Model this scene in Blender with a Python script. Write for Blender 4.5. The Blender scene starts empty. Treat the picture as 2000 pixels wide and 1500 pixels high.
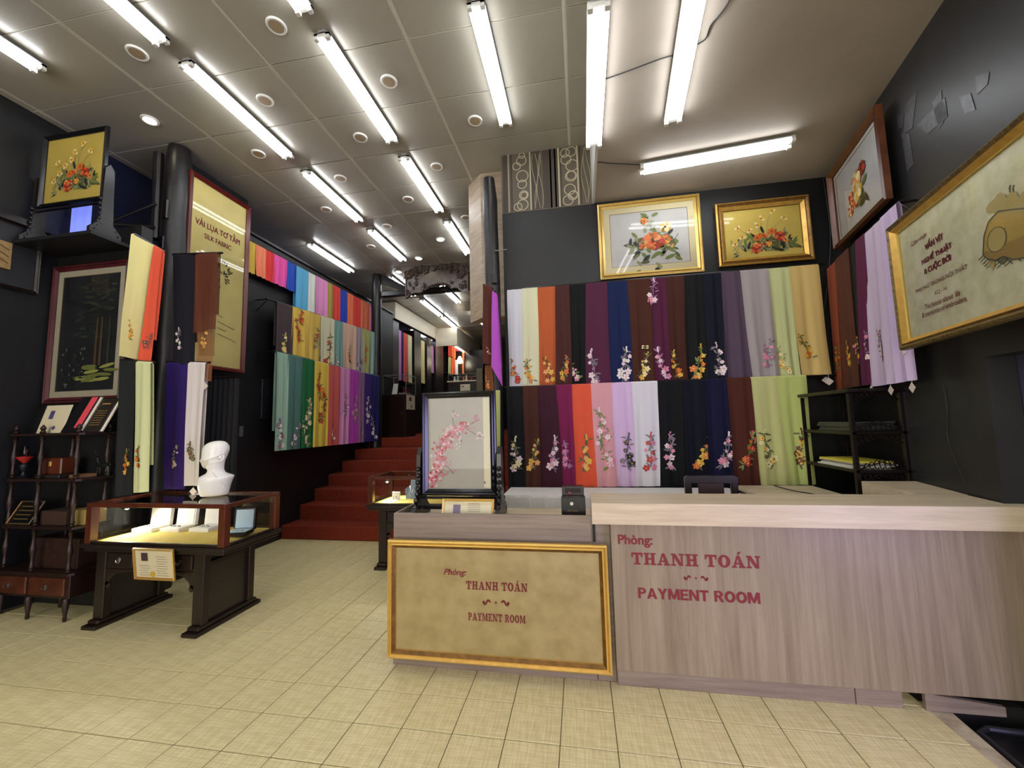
import bpy, math, random
from mathutils import Vector, Matrix
random.seed(7)
SC = bpy.context.scene
COL = SC.collection
# ---------------------------------------------------------------- camera
F, PITCH, YAW, ROLL = 778.0, .0949, .1672, -.0247      # focal length in pixels of a 2000 px wide frame
def _rot():
    cx, sx, cy, sy, cz, sz = math.cos(PITCH), math.sin(PITCH), math.cos(YAW), math.sin(YAW), math.cos(ROLL), math.sin(ROLL)
    return (Matrix(((cz, 0, sz), (0, 1, 0), (-sz, 0, cz))) @ Matrix(((1, 0, 0), (0, cx, sx), (0, -sx, cx)))
            @ Matrix(((cy, sy, 0), (-sy, cy, 0), (0, 0, 1))))
R3 = _rot(); EYE = Vector((0, 0, 1.5))
cd = bpy.data.cameras.new('camera'); cam = bpy.data.objects.new('camera', cd); COL.objects.link(cam)
cd.sensor_width = 36; cd.lens = 36 * F / 2000; cd.clip_start = .05; cd.clip_end = 100
mw = Matrix((R3[0], R3[2], -R3[1])).transposed().to_4x4(); mw.translation = EYE
cam.matrix_world = mw; SC.camera = cam
# ---------------------------------------------------------------- world, light, exposure
SC.view_settings.view_transform = 'Standard'; SC.view_settings.look = 'None'
SC.view_settings.exposure = 1.2; SC.view_settings.gamma = 1; SC.view_settings.use_curve_mapping = False
w = bpy.data.worlds.new('world'); SC.world = w; w.use_nodes = True
w.node_tree.nodes['Background'].inputs[0].default_value = (.9, .85, .7, 1)
w.node_tree.nodes['Background'].inputs[1].default_value = .25
TUBE_POWER = 9.0
SC.cycles.max_bounces = 8; SC.cycles.diffuse_bounces = 4; SC.cycles.transparent_max_bounces = 12
SC.cycles.sample_clamp_indirect = 4
dl = bpy.data.lights.new('doorway_daylight', 'AREA'); dl.energy = 38; dl.color = (.55, .5, 1); dl.size = 1.5; dl.size_y = 1.5; dl.shape = 'RECTANGLE'
do = bpy.data.objects.new('doorway_daylight', dl); COL.objects.link(do); do.location = (2.75, .3, 1.0)
do.rotation_euler = (math.radians(90), 0, math.radians(65))

sl = bpy.data.lights.new('front_fill_light', 'AREA'); sl.energy = 115; sl.color = (1, .95, .86); sl.size = 5.5; sl.size_y = 2.8; sl.shape = 'RECTANGLE'  # unseen fill lamp added behind the camera to brighten surfaces facing it
so = bpy.data.objects.new('front_fill_light', sl); COL.objects.link(so); so.location = (-1.2, -4.74, 1.72); so.rotation_euler = (math.radians(90), 0, 0)

# ---------------------------------------------------------------- measuring: a point of the photograph carried to a real plane
def ray(x, y): return R3.transposed() @ Vector(((x - 1000) / F, 1, -(y - 750) / F))
def aY(x, y, Y): d = ray(x, y); return EYE + d * (Y / d.y)
def aX(x, y, X): d = ray(x, y); return EYE + d * (X / d.x)
def aZ(x, y, Z): d = ray(x, y); return EYE + d * ((Z - 1.5) / d.z)
RWP, RWN = Vector((2.47, 4.17, 0)), Vector((1, -.2, 0)).normalized()
def aR(x, y, off=0.): d = ray(x, y); return EYE + d * ((RWN.dot(RWP - EYE) - off) / RWN.dot(d))

# ---------------------------------------------------------------- materials
def lin(c):
    return tuple(((v / 255) / 12.92 if v / 255 <= .04045 else ((v / 255 + .055) / 1.055) ** 2.4) for v in c)
_m = {}
def mat(name, rgb, rough=.6, metal=0., var=.0, vscale=8., bump=0., bscale=60., stretch=None, emit=0., spec=.5, trans=0., rgb2=None, coord='Object'):
    if name in _m: return _m[name]
    m = bpy.data.materials.new(name); m.use_nodes = True; _m[name] = m
    nt = m.node_tree; b = nt.nodes['Principled BSDF']; L = nt.links
    c = lin(rgb) + (1,)
    b.inputs['Base Color'].default_value = c; b.inputs['Roughness'].default_value = rough
    b.inputs['Metallic'].default_value = metal; b.inputs['Specular IOR Level'].default_value = spec
    if emit:
        b.inputs['Emission Color'].default_value = c; b.inputs['Emission Strength'].default_value = emit
    if var or rgb2 or bump:
        tc = nt.nodes.new('ShaderNodeTexCoord'); mp = nt.nodes.new('ShaderNodeMapping'); L.new(tc.outputs[coord], mp.inputs[0])
        if stretch: mp.inputs['Scale'].default_value = stretch
    if var or rgb2:
        n = nt.nodes.new('ShaderNodeTexNoise'); n.inputs['Scale'].default_value = vscale; n.inputs['Detail'].default_value = 4
        L.new(mp.outputs[0], n.inputs['Vector'])
        r = nt.nodes.new('ShaderNodeValToRGB'); L.new(n.outputs[0], r.inputs[0])
        c2 = lin(rgb2) if rgb2 else tuple(min(1, v * (1 + var)) for v in c[:3])
        c1 = c[:3] if rgb2 else tuple(v * (1 - var) for v in c[:3])
        r.color_ramp.elements[0].position = .32; r.color_ramp.elements[1].position = .68
        r.color_ramp.elements[0].color = tuple(c1) + (1,); r.color_ramp.elements[1].color = tuple(c2) + (1,)
        L.new(r.outputs[0], b.inputs['Base Color'])
    if bump:
        n2 = nt.nodes.new('ShaderNodeTexNoise'); n2.inputs['Scale'].default_value = bscale; n2.inputs['Detail'].default_value = 3
        L.new(mp.outputs[0], n2.inputs['Vector'])
        bp = nt.nodes.new('ShaderNodeBump'); bp.inputs['Strength'].default_value = bump; bp.inputs['Distance'].default_value = .01
        L.new(n2.outputs[0], bp.inputs['Height']); L.new(bp.outputs[0], b.inputs['Normal'])
    return m
def glassy(name, tint=(255, 255, 255), ior=1.45, rough=.0):
    if name in _m: return _m[name]
    m = bpy.data.materials.new(name); m.use_nodes = True; _m[name] = m
    nt = m.node_tree; nt.nodes.clear(); o = nt.nodes.new('ShaderNodeOutputMaterial')
    t = nt.nodes.new('ShaderNodeBsdfTransparent'); t.inputs[0].default_value = lin(tint) + (1,)
    g = nt.nodes.new('ShaderNodeBsdfGlossy'); g.inputs['Roughness'].default_value = rough
    f = nt.nodes.new('ShaderNodeFresnel'); f.inputs[0].default_value = ior
    x = nt.nodes.new('ShaderNodeMixShader')
    for a, b in ((f.outputs[0], x.inputs[0]), (t.outputs[0], x.inputs[1]), (g.outputs[0], x.inputs[2]), (x.outputs[0], o.inputs[0])): nt.links.new(a, b)
    return m
def cloth(rgb, sheer=0.):
    name = 'silk_%d_%d_%d_%d' % (*rgb, int(sheer * 100))
    if name in _m: return _m[name]
    m = bpy.data.materials.new(name); m.use_nodes = True; _m[name] = m
    nt = m.node_tree; b = nt.nodes['Principled BSDF']; L = nt.links
    tc = nt.nodes.new('ShaderNodeTexCoord'); n = nt.nodes.new('ShaderNodeTexNoise'); n.inputs['Scale'].default_value = 6
    mp = nt.nodes.new('ShaderNodeMapping'); mp.inputs['Scale'].default_value = (1, 1, .12)
    L.new(tc.outputs['Object'], mp.inputs[0]); L.new(mp.outputs[0], n.inputs['Vector'])
    c = lin(rgb); gr_ = .3 * c[0] + .55 * c[1] + .15 * c[2]; c = tuple(v * .88 + gr_ * .12 for v in c); r = nt.nodes.new('ShaderNodeValToRGB'); L.new(n.outputs[0], r.inputs[0])
    r.color_ramp.elements[0].color = tuple(v * .86 for v in c) + (1,); r.color_ramp.elements[1].color = tuple(min(1, v * 1.12) for v in c) + (1,)
    L.new(r.outputs[0], b.inputs['Base Color']); b.inputs['Roughness'].default_value = .75
    b.inputs['Specular IOR Level'].default_value = .15; b.inputs['Sheen Weight'].default_value = .04
    wv = nt.nodes.new('ShaderNodeTexNoise'); wv.inputs['Scale'].default_value = 350; L.new(tc.outputs['Object'], wv.inputs['Vector'])
    bp = nt.nodes.new('ShaderNodeBump'); bp.inputs['Strength'].default_value = .15; bp.inputs['Distance'].default_value = .002
    L.new(wv.outputs[0], bp.inputs['Height']); L.new(bp.outputs[0], b.inputs['Normal'])
    if sheer: b.inputs['Alpha'].default_value = 1 - sheer
    return m

# ---------------------------------------------------------------- mesh builder
W = {}
class MB:
    def __init__(s): s.v = []; s.f = []; s.k = []; s.m = 0
    def add(s, vs, fs, m=None):
        b = len(s.v); s.v += [Vector(v) for v in vs]; mm = s.m if m is None else m
        for f in fs: s.f.append(tuple(i + b for i in f)); s.k.append(mm)
        return s
    def box(s, a, b, m=None):
        (x0, y0, z0), (x1, y1, z1) = a, b
        return s.hexa([(x0, y0, z0), (x1, y0, z0), (x1, y1, z0), (x0, y1, z0), (x0, y0, z1), (x1, y0, z1), (x1, y1, z1), (x0, y1, z1)], m)
    def hexa(s, p, m=None):
        return s.add(p, [(3, 2, 1, 0), (4, 5, 6, 7), (0, 1, 5, 4), (1, 2, 6, 5), (2, 3, 7, 6), (3, 0, 4, 7)], m)
    def bbox(s, a, b, bev=.004, m=None):      # box with chamfered edges
        (x0, y0, z0), (x1, y1, z1) = a, b; d = min(bev, (x1 - x0) / 3, (y1 - y0) / 3, (z1 - z0) / 3)
        vs = []; idx = {}
        for i, x in enumerate((x0, x1)):
            for j, y in enumerate((y0, y1)):
                for k, z in enumerate((z0, z1)):
                    sx, sy, sz = (1, -1)[i], (1, -1)[j], (1, -1)[k]
                    for a_, p in enumerate(((x, y + sy * d, z + sz * d), (x + sx * d, y, z + sz * d), (x + sx * d, y + sy * d, z))):
                        idx[i, j, k, a_] = len(vs); vs.append(p)
        I = idx; fs = []
        for i in (0, 1):
            f = [I[i, 0, 0, 0], I[i, 1, 0, 0], I[i, 1, 1, 0], I[i, 0, 1, 0]]; fs.append(f if i else f[::-1])
            f = [I[0, i, 0, 1], I[1, i, 0, 1], I[1, i, 1, 1], I[0, i, 1, 1]]; fs.append(f[::-1] if i else f)
            f = [I[0, 0, i, 2], I[1, 0, i, 2], I[1, 1, i, 2], I[0, 1, i, 2]]; fs.append(f if i else f[::-1])
        for i in (0, 1):
            for j in (0, 1):
                fs.append([I[i, j, 0, 0], I[i, j, 1, 0], I[i, j, 1, 1], I[i, j, 0, 1]])
                fs.append([I[i, 0, j, 0], I[i, 1, j, 0], I[i, 1, j, 2], I[i, 0, j, 2]])
                fs.append([I[0, i, j, 1], I[1, i, j, 1], I[1, i, j, 2], I[0, i, j, 2]])
                for k in (0, 1): fs.append([I[i, j, k, 0], I[i, j, k, 1], I[i, j, k, 2]])
        return s.add(vs, fs, m)
    def prism(s, poly, d, m=None):            # convex/simple polygon of 3-D points pushed along d
        n = len(poly); p = [Vector(q) for q in poly]; d = Vector(d)
        return s.add(p + [q + d for q in p], [tuple(range(n))[::-1], tuple(range(n, 2 * n))] + [(i, (i + 1) % n, n + (i + 1) % n, n + i) for i in range(n)], m)
    def tube(s, pts, r, n=8, m=None, cap=True):
        pts = [Vector(p) for p in pts]; rs = r if isinstance(r, (list, tuple)) else [r] * len(pts); b = len(s.v); mm = s.m if m is None else m
        u = None
        for i, p in enumerate(pts):
            t = (pts[min(i + 1, len(pts) - 1)] - pts[max(i - 1, 0)]).normalized()
            if u is None: u = t.cross(Vector((0, 0, 1)) if abs(t.z) < .9 else Vector((1, 0, 0))).normalized()
            u = (u - t * u.dot(t)).normalized(); v = t.cross(u)
            for k in range(n):
                a = 2 * math.pi * k / n; s.v.append(p + (u * math.cos(a) + v * math.sin(a)) * rs[i])
        for i in range(len(pts) - 1):
            for k in range(n):
                k2 = (k + 1) % n; s.f.append((b + i * n + k, b + i * n + k2, b + (i + 1) * n + k2, b + (i + 1) * n + k)); s.k.append(mm)
        if cap:
            s.f.append(tuple(range(b, b + n))[::-1]); s.k.append(mm)
            e = b + (len(pts) - 1) * n; s.f.append(tuple(range(e, e + n))); s.k.append(mm)
        return s
    def lathe(s, prof, c, n=16, m=None, ax=2): # prof: (r, h)
        c = Vector(c); b = len(s.v); mm = s.m if m is None else m
        for r, h in prof:
            for k in range(n):
                a = 2 * math.pi * k / n
                q = (r * math.cos(a), r * math.sin(a), h) if ax == 2 else ((r * math.cos(a), h, r * math.sin(a)) if ax == 1 else (h, r * math.cos(a), r * math.sin(a)))
                s.v.append(c + Vector(q))
        for i in range(len(prof) - 1):
            for k in range(n):
                k2 = (k + 1) % n; s.f.append((b + i * n + k, b + i * n + k2, b + (i + 1) * n + k2, b + (i + 1) * n + k)); s.k.append(mm)
        s.f.append(tuple(range(b, b + n))[::-1]); s.k.append(mm)
        e = b + (len(prof) - 1) * n; s.f.append(tuple(range(e, e + n))); s.k.append(mm)
        return s
    def ball(s, c, r, n=8, m=None, sc=(1, 1, 1)):
        prof = [(math.sin(math.pi * i / 6) * 1, -math.cos(math.pi * i / 6)) for i in range(7)]
        b = len(s.v); s.lathe([(max(p[0], .02), p[1]) for p in prof], (0, 0, 0), n, m)
        for i in range(b, len(s.v)): q = s.v[i]; s.v[i] = Vector(c) + Vector((q.x * r * sc[0], q.y * r * sc[1], q.z * r * sc[2]))
        return s
    def obj(s, name, mats, parent=None, loc=None, smooth=False, local=False):
        if loc is None: loc = W[parent.name] if parent else Vector((0, 0, 0))
        loc = Vector(loc)
        sub = Vector((0, 0, 0)) if local else loc
        me = bpy.data.meshes.new(name); me.from_pydata([tuple(v - sub) for v in s.v], [], s.f)
        for m in (mats if isinstance(mats, (list, tuple)) else [mats]): me.materials.append(m)
        me.polygons.foreach_set('material_index', s.k)
        if smooth: me.polygons.foreach_set('use_smooth', [True] * len(s.f))
        me.update()
        o = bpy.data.objects.new(name, me); COL.objects.link(o)
        if parent: o.parent = parent
        else: o.location = loc
        W[o.name] = loc
        if smooth:
            try: me.set_sharp_from_angle(angle=math.radians(40))
            except Exception: pass
        return o
def tag(o, label, cat, group=None):
    o['label'] = label; o['category'] = cat
    if group: o['group'] = group
    return o
def thing(name, label, cat, loc, group=None):
    o = bpy.data.objects.new(name, None); COL.objects.link(o); o.location = loc; o.empty_display_size = .1; W[o.name] = Vector(loc)
    return tag(o, label, cat, group)
def struct(o): o['kind'] = 'structure'; return o

# common materials
BLK = mat('black_paint_wall', (15, 15, 16), .5, var=.3, vscale=1.3, bump=.12, bscale=14, rgb2=(26, 26, 27))
BLKR = mat('black_scuffed_wall', (25, 25, 26), .42, rgb2=(46, 46, 47), vscale=.9, bump=.12, bscale=9)
BLUW = mat('blue_wall', (20, 28, 62), .7, var=.15)
PLAS = mat('ceiling_plaster', (172, 162, 148), .8, var=.06, vscale=2, bump=.12, bscale=25)
PANEL = mat('ceiling_panel_grey', (163, 158, 144), .3, var=.05, vscale=1.5, bump=.04, bscale=30)
BATT = mat('ceiling_batten', (222, 218, 206), .5)
TILE = None
GROUT = mat('grout', (110, 98, 66), .9)
BWOOD = mat('blackwood', (22, 16, 14), .28, var=.3, vscale=6, stretch=(1, 1, .2))
RWOOD = mat('redwood', (82, 36, 18), .3, var=.35, vscale=9, stretch=(1, 1, .25))
DWOOD = mat('darkwood', (32, 21, 14), .35, var=.3, vscale=9, stretch=(1, 1, .2))
SHWOOD = mat('shelfwood', (38, 20, 12), .4, var=.35, vscale=12, stretch=(1, 1, .3))
GOLD = mat('gold_frame', (196, 154, 70), .32, metal=.45, var=.12, vscale=20)
GOLDD = mat('dark_gold', (120, 84, 34), .35, metal=.5, var=.3, vscale=25)
GOLDL = mat('pale_gold', (225, 195, 110), .3, metal=.4)
LACQ = mat('black_lacquer', (12, 12, 16), .2)
WHITE = mat('white_enamel', (225, 225, 218), .4)
METAL = mat('steel', (170, 170, 170), .3, metal=1)
RED = mat('sign_red', (128, 20, 38), .6)
TUBE = mat('lit_tube', (246, 249, 255), .5, emit=TUBE_POWER)
LAMP = mat('lit_bulb', (255, 240, 210), .5, emit=9)
GLASS = glassy('clear_glass'); PGLASS = glassy('picture_glass', ior=1.35)
PAPER = mat('paper', (225, 215, 185), .7)
INK = mat('ink', (70, 60, 60), .8)
CARPET = mat('red_carpet', (122, 50, 34), .95, var=.18, vscale=40, bump=.5, bscale=300, spec=.1)
WCLOTH = mat('white_cloth', (215, 212, 205), .8, bump=.3, bscale=18)

def laminate(name, stretch, a, b):
    if name in _m: return _m[name]
    m = mat(name, a, .45, rgb2=b, vscale=5, stretch=stretch)
    nt = m.node_tree; n = nt.nodes['Noise Texture']; n.inputs['Detail'].default_value = 8; n.inputs['Distortion'].default_value = .3; n.inputs['Roughness'].default_value = .65
    return m
LAMV = laminate('laminate_vertical_grain', (5, 1, .22), (126, 109, 88), (156, 140, 116))
LAMH = laminate('laminate_horizontal_grain', (.35, 1, 8), (118, 103, 90), (148, 133, 116))
LAMT = laminate('laminate_pale_top', (.4, 3, 6), (186, 168, 138), (212, 196, 164))

def tile_mat():
    m = mat('floor_tile', (205, 186, 128), .5, spec=.4); nt = m.node_tree; L = nt.links; b = nt.nodes['Principled BSDF']
    tc = nt.nodes.new('ShaderNodeTexCoord'); out = []
    for st in ((1.5, 26, 1), (26, 1.5, 1)):
        mp = nt.nodes.new('ShaderNodeMapping'); mp.inputs['Scale'].default_value = st; L.new(tc.outputs['Object'], mp.inputs[0])
        n = nt.nodes.new('ShaderNodeTexNoise'); n.inputs['Scale'].default_value = 4; n.inputs['Detail'].default_value = 2; L.new(mp.outputs[0], n.inputs['Vector']); out.append(n)
    mx = nt.nodes.new('ShaderNodeMath'); mx.operation = 'ADD'; L.new(out[0].outputs[0], mx.inputs[0]); L.new(out[1].outputs[0], mx.inputs[1])
    r = nt.nodes.new('ShaderNodeValToRGB'); r.color_ramp.elements[0].position = .38; r.color_ramp.elements[1].position = .66
    dv = nt.nodes.new('ShaderNodeMath'); dv.operation = 'MULTIPLY'; dv.inputs[1].default_value = .5; L.new(mx.outputs[0], dv.inputs[0]); L.new(dv.outputs[0], r.inputs[0])
    r.color_ramp.elements[0].color = lin((202, 187, 132)) + (1,); r.color_ramp.elements[1].color = lin((232, 219, 168)) + (1,)
    L.new(r.outputs[0], b.inputs['Base Color']); return m
TILE = tile_mat()

# ================================================================ STRUCTURE
CZ, PZ = 4.5, 3.815                       # panel ceiling, plaster ceiling
XL, XS = -4.95, .23                       # left wall, ceiling step
# floor
b = MB(); b.box((XL - .1, -4.6, -.15), (1.60, 5.0, -.004)); b.hexa([(1.55, -4.6, -.15), (1.60, -4.6, -.15), (1.60, 4.2, -.15), (1.55, 4.2, -.15), (1.55, -4.6, -.004), (1.60, -4.6, -.004), (1.60, 4.2, -.004), (1.55, 4.2, -.004)])
floor = struct(b.obj('floor', GROUT, loc=(0, 0, 0)))
tx, ty = .2617, .2485
cells = []
for i in range(-20, 7):
    for j in range(-12, 12):
        x0, y0 = .108 + tx * i, 2.2535 + ty * j
        if x0 < XL - .1 or x0 + tx > 1.72 or y0 > 4.95: continue
        cells.append((math.hypot(x0 + .13, y0 + .12), x0, y0))
def seen(c):
    v = R3 @ (Vector((c[1] + .13, c[2] + .12, 0)) - EYE)
    return v.y > .1 and abs(v.x / v.y * F) < 1080 and abs(v.z / v.y * F) < 830
vis = sorted([c for c in cells if seen(c) and c[2] > .9 and not (c[1] > -1.2 and c[2] > 2.55)]); near = vis[:300]; ns = set(near)
g = .0022
tb = MB(); tb.bbox((0, 0, -.012), (tx - 2 * g, ty - 2 * g, 0), .002)
t0 = None
for c in near:
    if t0 is None:
        t0 = tb.obj('tile', TILE, floor, loc=(0, 0, 0), local=True); o = t0
    else:
        o = t0.copy(); COL.objects.link(o); o.parent = floor
    o.location = (c[1] + g, c[2] + g, random.uniform(-.0006, .0006))
b = MB()
for c in cells:
    if c in ns: continue
    b.bbox((c[1] + g, c[2] + g, -.012), (c[1] + tx - g, c[2] + ty - g, 0), .002)
o = b.obj('tile', TILE, floor); o['kind'] = 'stuff'
# cement edge and lower floor at the right
b = MB(); pts = [(1.60, -4.6), (1.80, -4.6), (1.74, 2.0), (1.78, 2.55), (1.60, 2.55)]
b.prism([(x, y, -.15) for x, y in pts], (0, 0, .147))
struct(b.obj('trim_1', mat('worn_cement', (146, 130, 108), .9, rgb2=(206, 192, 158), vscale=9, bump=.3, bscale=40), loc=(0, 0, 0)))
b = MB(); b.box((1.5, -4.6, -.5), (3.6, 4.3, -.42)); struct(b.obj('floor', mat('sunken_floor', (20, 19, 19), .8), loc=(0, 0, 0)))
b = MB(); b.box((1.6, 2.56, -.42), (2.6, 4.3, -.004)); struct(b.obj('floor', mat('dark_floor_block', (26, 24, 24), .8), loc=(0, 0, 0)))
# ceiling of panels
b = MB(); b.box((XL - .1, -4.6, CZ), (XS, 17.3, CZ + .1)); ceil = struct(b.obj('ceiling', BATT, loc=(0, 0, 0)))
gx, gy = 1.213, .6045
pm = {}
for i in range(-5, 1):
    for j in range(-7, 24):
        x0 = gx * i; x1 = x0 + gx
        if i == 0: x1 = XS
        if i == -5: x0 = XL
        if i == -5 and x1 < XL + .05: continue
        wdt = round(x1 - x0, 3)
        if wdt not in pm:
            q = MB(); q.bbox((.014, .007, -.010), (wdt - .014, gy - .007, 0), .002); pm[wdt] = o = q.obj('ceiling_panel', PANEL, ceil, local=True)
        else:
            o = pm[wdt].copy(); COL.objects.link(o); o.parent = ceil
        o.location = (x0, 2.663 + gy * j, CZ - .0005 + random.uniform(-.001, .001)); o.rotation_euler = (random.uniform(-.002, .002), 0, 0)
# plaster ceiling, lower
b = MB(); b.box((XS, -4.6, PZ), (2.9, 4.17, CZ + .1)); struct(b.obj('ceiling', PLAS, loc=(0, 0, 0)))
b = MB(); b.box((XS - .012, -4.6, PZ - .012), (XS + .012, 4.16, CZ)); struct(b.obj('trim_2', WHITE, loc=(0, 0, 0)))
# back wall
b = MB(); b.box((-.765, 4.17, 0), (2.6, 4.27, PZ)); struct(b.obj('wall_back', BLK, loc=(0, 0, 0)))
WPM = mat('wallpaper_taupe', (98, 88, 76), .6); b = MB(); b.box((-.765, 4.165, PZ - .012), (XS - .012, 4.27, CZ)); wp = struct(b.obj('wall_back', WPM, loc=(0, 0, 0)))
b = MB(); b.m = 0; y = 4.163
def wx(px): return aY(px, 340, 4.165).x
for a, c, k in ((982, 990, 0), (992.5, 994, 1), (997, 1000, 0), (1034.5, 1037, 1), (1060, 1066, 0), (1074, 1077, 0), (1083, 1086, 0), (1090, 1093, 1), (1094.5, 1097, 0), (1127, 1130, 1), (1132, 1135, 0), (1036, 1056, 0), (1066, 1090, 0)):
    if c < 1153: b.box((wx(a), 4.1615 - k * .001, PZ), (wx(c), 4.165, CZ), k)
for x0 in (1043, 1047, 1052, 1056, 1139, 1144, 1149):       # wavy threads
    pts = [(wx(x0) + .022 * math.sin(z * 9 + x0), 4.161, PZ + .01 + z) for z in [k * .0335 for k in range(20)]]
    b.tube(pts, .0028, 4, 1)
def ring(mb, cx, cz, r, t, Y, m=1):
    n = 24; vs = []; fs = []
    for k in range(n):
        a = 2 * math.pi * k / n
        for rr in (r, r - t): vs.append((cx + rr * math.cos(a), Y, cz + rr * math.sin(a)))
    for k in range(n):
        k2 = (k + 1) % n; fs.append((2 * k, 2 * k + 1, 2 * k2 + 1, 2 * k2))
    mb.add([Vector(v) for v in vs], fs, m)
for i, (px, py, r) in enumerate([(1018, 314, 11), (1009, 325, 9), (1020, 344, 13), (1020, 360, 10), (1023, 381, 10), (1023.5, 381, 7.5), (1021, 400, 12), (1012, 410, 9),
                  (1115, 296, 11), (1105, 312, 11), (1117, 323, 13), (1115, 344, 12), (1115.5, 343, 10), (1113, 370, 12), (1119, 382, 10), (1120, 380, 9), (1110, 400, 11), (1103, 299, 10), (1019, 301.5, 7)]):
    p = aY(px, py, 4.16); r = r / 778 * 4.16
    ring(b, p.x, min(p.z, CZ - r - .005) if py < 320 else max(p.z, PZ + r), r, .010, 4.1602 - .0002 * i)
b.obj('wallpaper_pattern', [mat('wallpaper_dark', (70, 62, 54), .6), mat('wallpaper_cream', (186, 176, 146), .5)], wp)
# right wall with an opening near the camera
d = Vector((.2, 1, 0)).normalized(); n = Vector((d.y, -d.x, 0))
def rw(Y, off=0): q = RWP + d * ((Y - 4.17) / d.y); return q + n * off
b = MB()
def wseg(Y0, Y1, z0, z1, off=0., th=.12):
    a0, a1 = rw(Y0, off), rw(Y1, off); c0, c1 = rw(Y0, off + th), rw(Y1, off + th)
    b.hexa([(a0.x, a0.y, z0), (c0.x, c0.y, z0), (c1.x, c1.y, z0), (a1.x, a1.y, z0), (a0.x, a0.y, z1), (c0.x, c0.y, z1), (c1.x, c1.y, z1), (a1.x, a1.y, z1)])
wseg(2.50, 4.3, -.05, PZ + .05); wseg(-4.6, 2.50, 1.78, PZ + .05)
wr = struct(b.obj('wall_right', BLKR, loc=(0, 0, 0)))
b = MB()                                                   # scraped patches on the paint
for P in ([(1790, 245), (1845, 190), (1850, 228), (1812, 262)], [(1820, 200), (1838, 176), (1842, 240), (1833, 252)], [(1768, 205), (1790, 178), (1782, 250), (1765, 262)], [(1760, 260), (1776, 262), (1784, 320), (1772, 335)],
          [(1905, 150), (1932, 140), (1928, 165), (1908, 185)], [(1752, 225), (1765, 222), (1762, 248), (1752, 255)], [(1873, 190), (1895, 182), (1905, 215), (1884, 222)], [(1826, 228), (1842, 195), (1850, 225), (1833, 250)]):
    pp = [aR(x, y, .003) for x, y in P]; b.prism(pp[::-1], RWN * .002)
b.obj('paint_patch', mat('scraped_black', (70, 70, 72), .4, var=.3, vscale=30), wr)
b = MB(); wseg(1.25, 1.95, -.5, 2.4, .55); wseg(-4.6, -.5, -.5, 2.4, .55); wseg(-.5, 1.25, 1.9, 2.4, .55); wseg(1.95, 2.52, -.5, 1.8, .125); struct(b.obj('wall_recess', mat('blue_grey_wall', (72, 74, 104), .8, var=.2, vscale=3), loc=(0, 0, 0)))  # unseen opening added in the recess wall to let the violet side light in
# left wall
b = MB(); b.box((XL - .1, -4.6, 0), (XL, 2.95, CZ)); b.box((XL - .1, 2.95, 0), (XL, 2.96, 3.4)); struct(b.obj('wall_left', BLK, loc=(0, 0, 0)))
b = MB(); b.box((XL - .1, 2.95, 0), (XL, 17.3, CZ)); struct(b.obj('wall_left', BLUW, loc=(0, 0, 0)))
b = MB(); b.box((XL, 2.95, 0), (-3.98, 3.05, 3.42)); b.box((XL, 2.62, 3.195), (-4.06, 2.97, 3.225)); struct(b.obj('wall_partition', BLK, loc=(0, 0, 0)))
b = MB(); b.box((XL, 1.2, 3.38), (XL + .07, 2.9, 3.44)); struct(b.obj('trim_3', BWOOD, loc=(0, 0, 0)))
# scarf wall beside the stairs
HX = -4.06
b = MB(); b.box((HX - .1, 3.5, 0), (HX, 8.2, 3.97)); struct(b.obj('wall_stairs', BLK, loc=(0, 0, 0))); b = MB(); b.box((-4.3, 3.55, 3.98), (-4.2, 4.35, CZ)); struct(b.obj('wall_pier', BLK, loc=(0, 0, 0)))
b = MB(); b.box((HX - .13, 3.9, 3.97), (HX + .03, 8.2, 4.0)); struct(b.obj('trim_4', BWOOD, loc=(0, 0, 0)))
# upper room shell
b = MB(); b.box((XL - .1, 7.45, 1.05), (-.76, 17.3, 1.25)); struct(b.obj('floor', CARPET, loc=(0, 0, 0)))
b = MB(); b.box((XL - .1, 17.2, 1.2), (-.6, 17.3, CZ)); struct(b.obj('wall_far', BLK, loc=(0, 0, 0)))
b = MB(); b.box((-.76, 4.7, 0), (-.66, 17.3, CZ)); struct(b.obj('wall_stair_right', BLK, loc=(0, 0, 0)))
b = MB(); b.box((XL - .1, -4.7, 0), (-3.95, -4.6, CZ)); b.box((1.55, -4.7, -.5), (3.6, -4.6, CZ)); b.box((-3.95, -4.7, 3.15), (1.55, -4.6, CZ)); b.box((-3.95, -4.7, 0), (1.55, -4.6, .3)); struct(b.obj('wall_front', mat('beige_front_wall', (150, 140, 118), .8), loc=(0, 0, 0)))  # unseen wall, its opening made for the fill lamp just outside
# wood-clad boxing hanging from the ceiling by the stairs
b = MB(); b.prism([(-1.28, 4.642, 2.72), (-1.072, 4.43, 2.72), (-.77, 4.43, 2.72), (-.77, 4.69, 2.72), (-1.28, 4.69, 2.72)][::-1], (0, 0, CZ - 2.72))
struct(b.obj('wall_boxing', laminate('pale_cladding', (1, 1, 5), (150, 132, 112), (182, 164, 140)), loc=(-1, 4.5, 2.72)))

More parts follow.
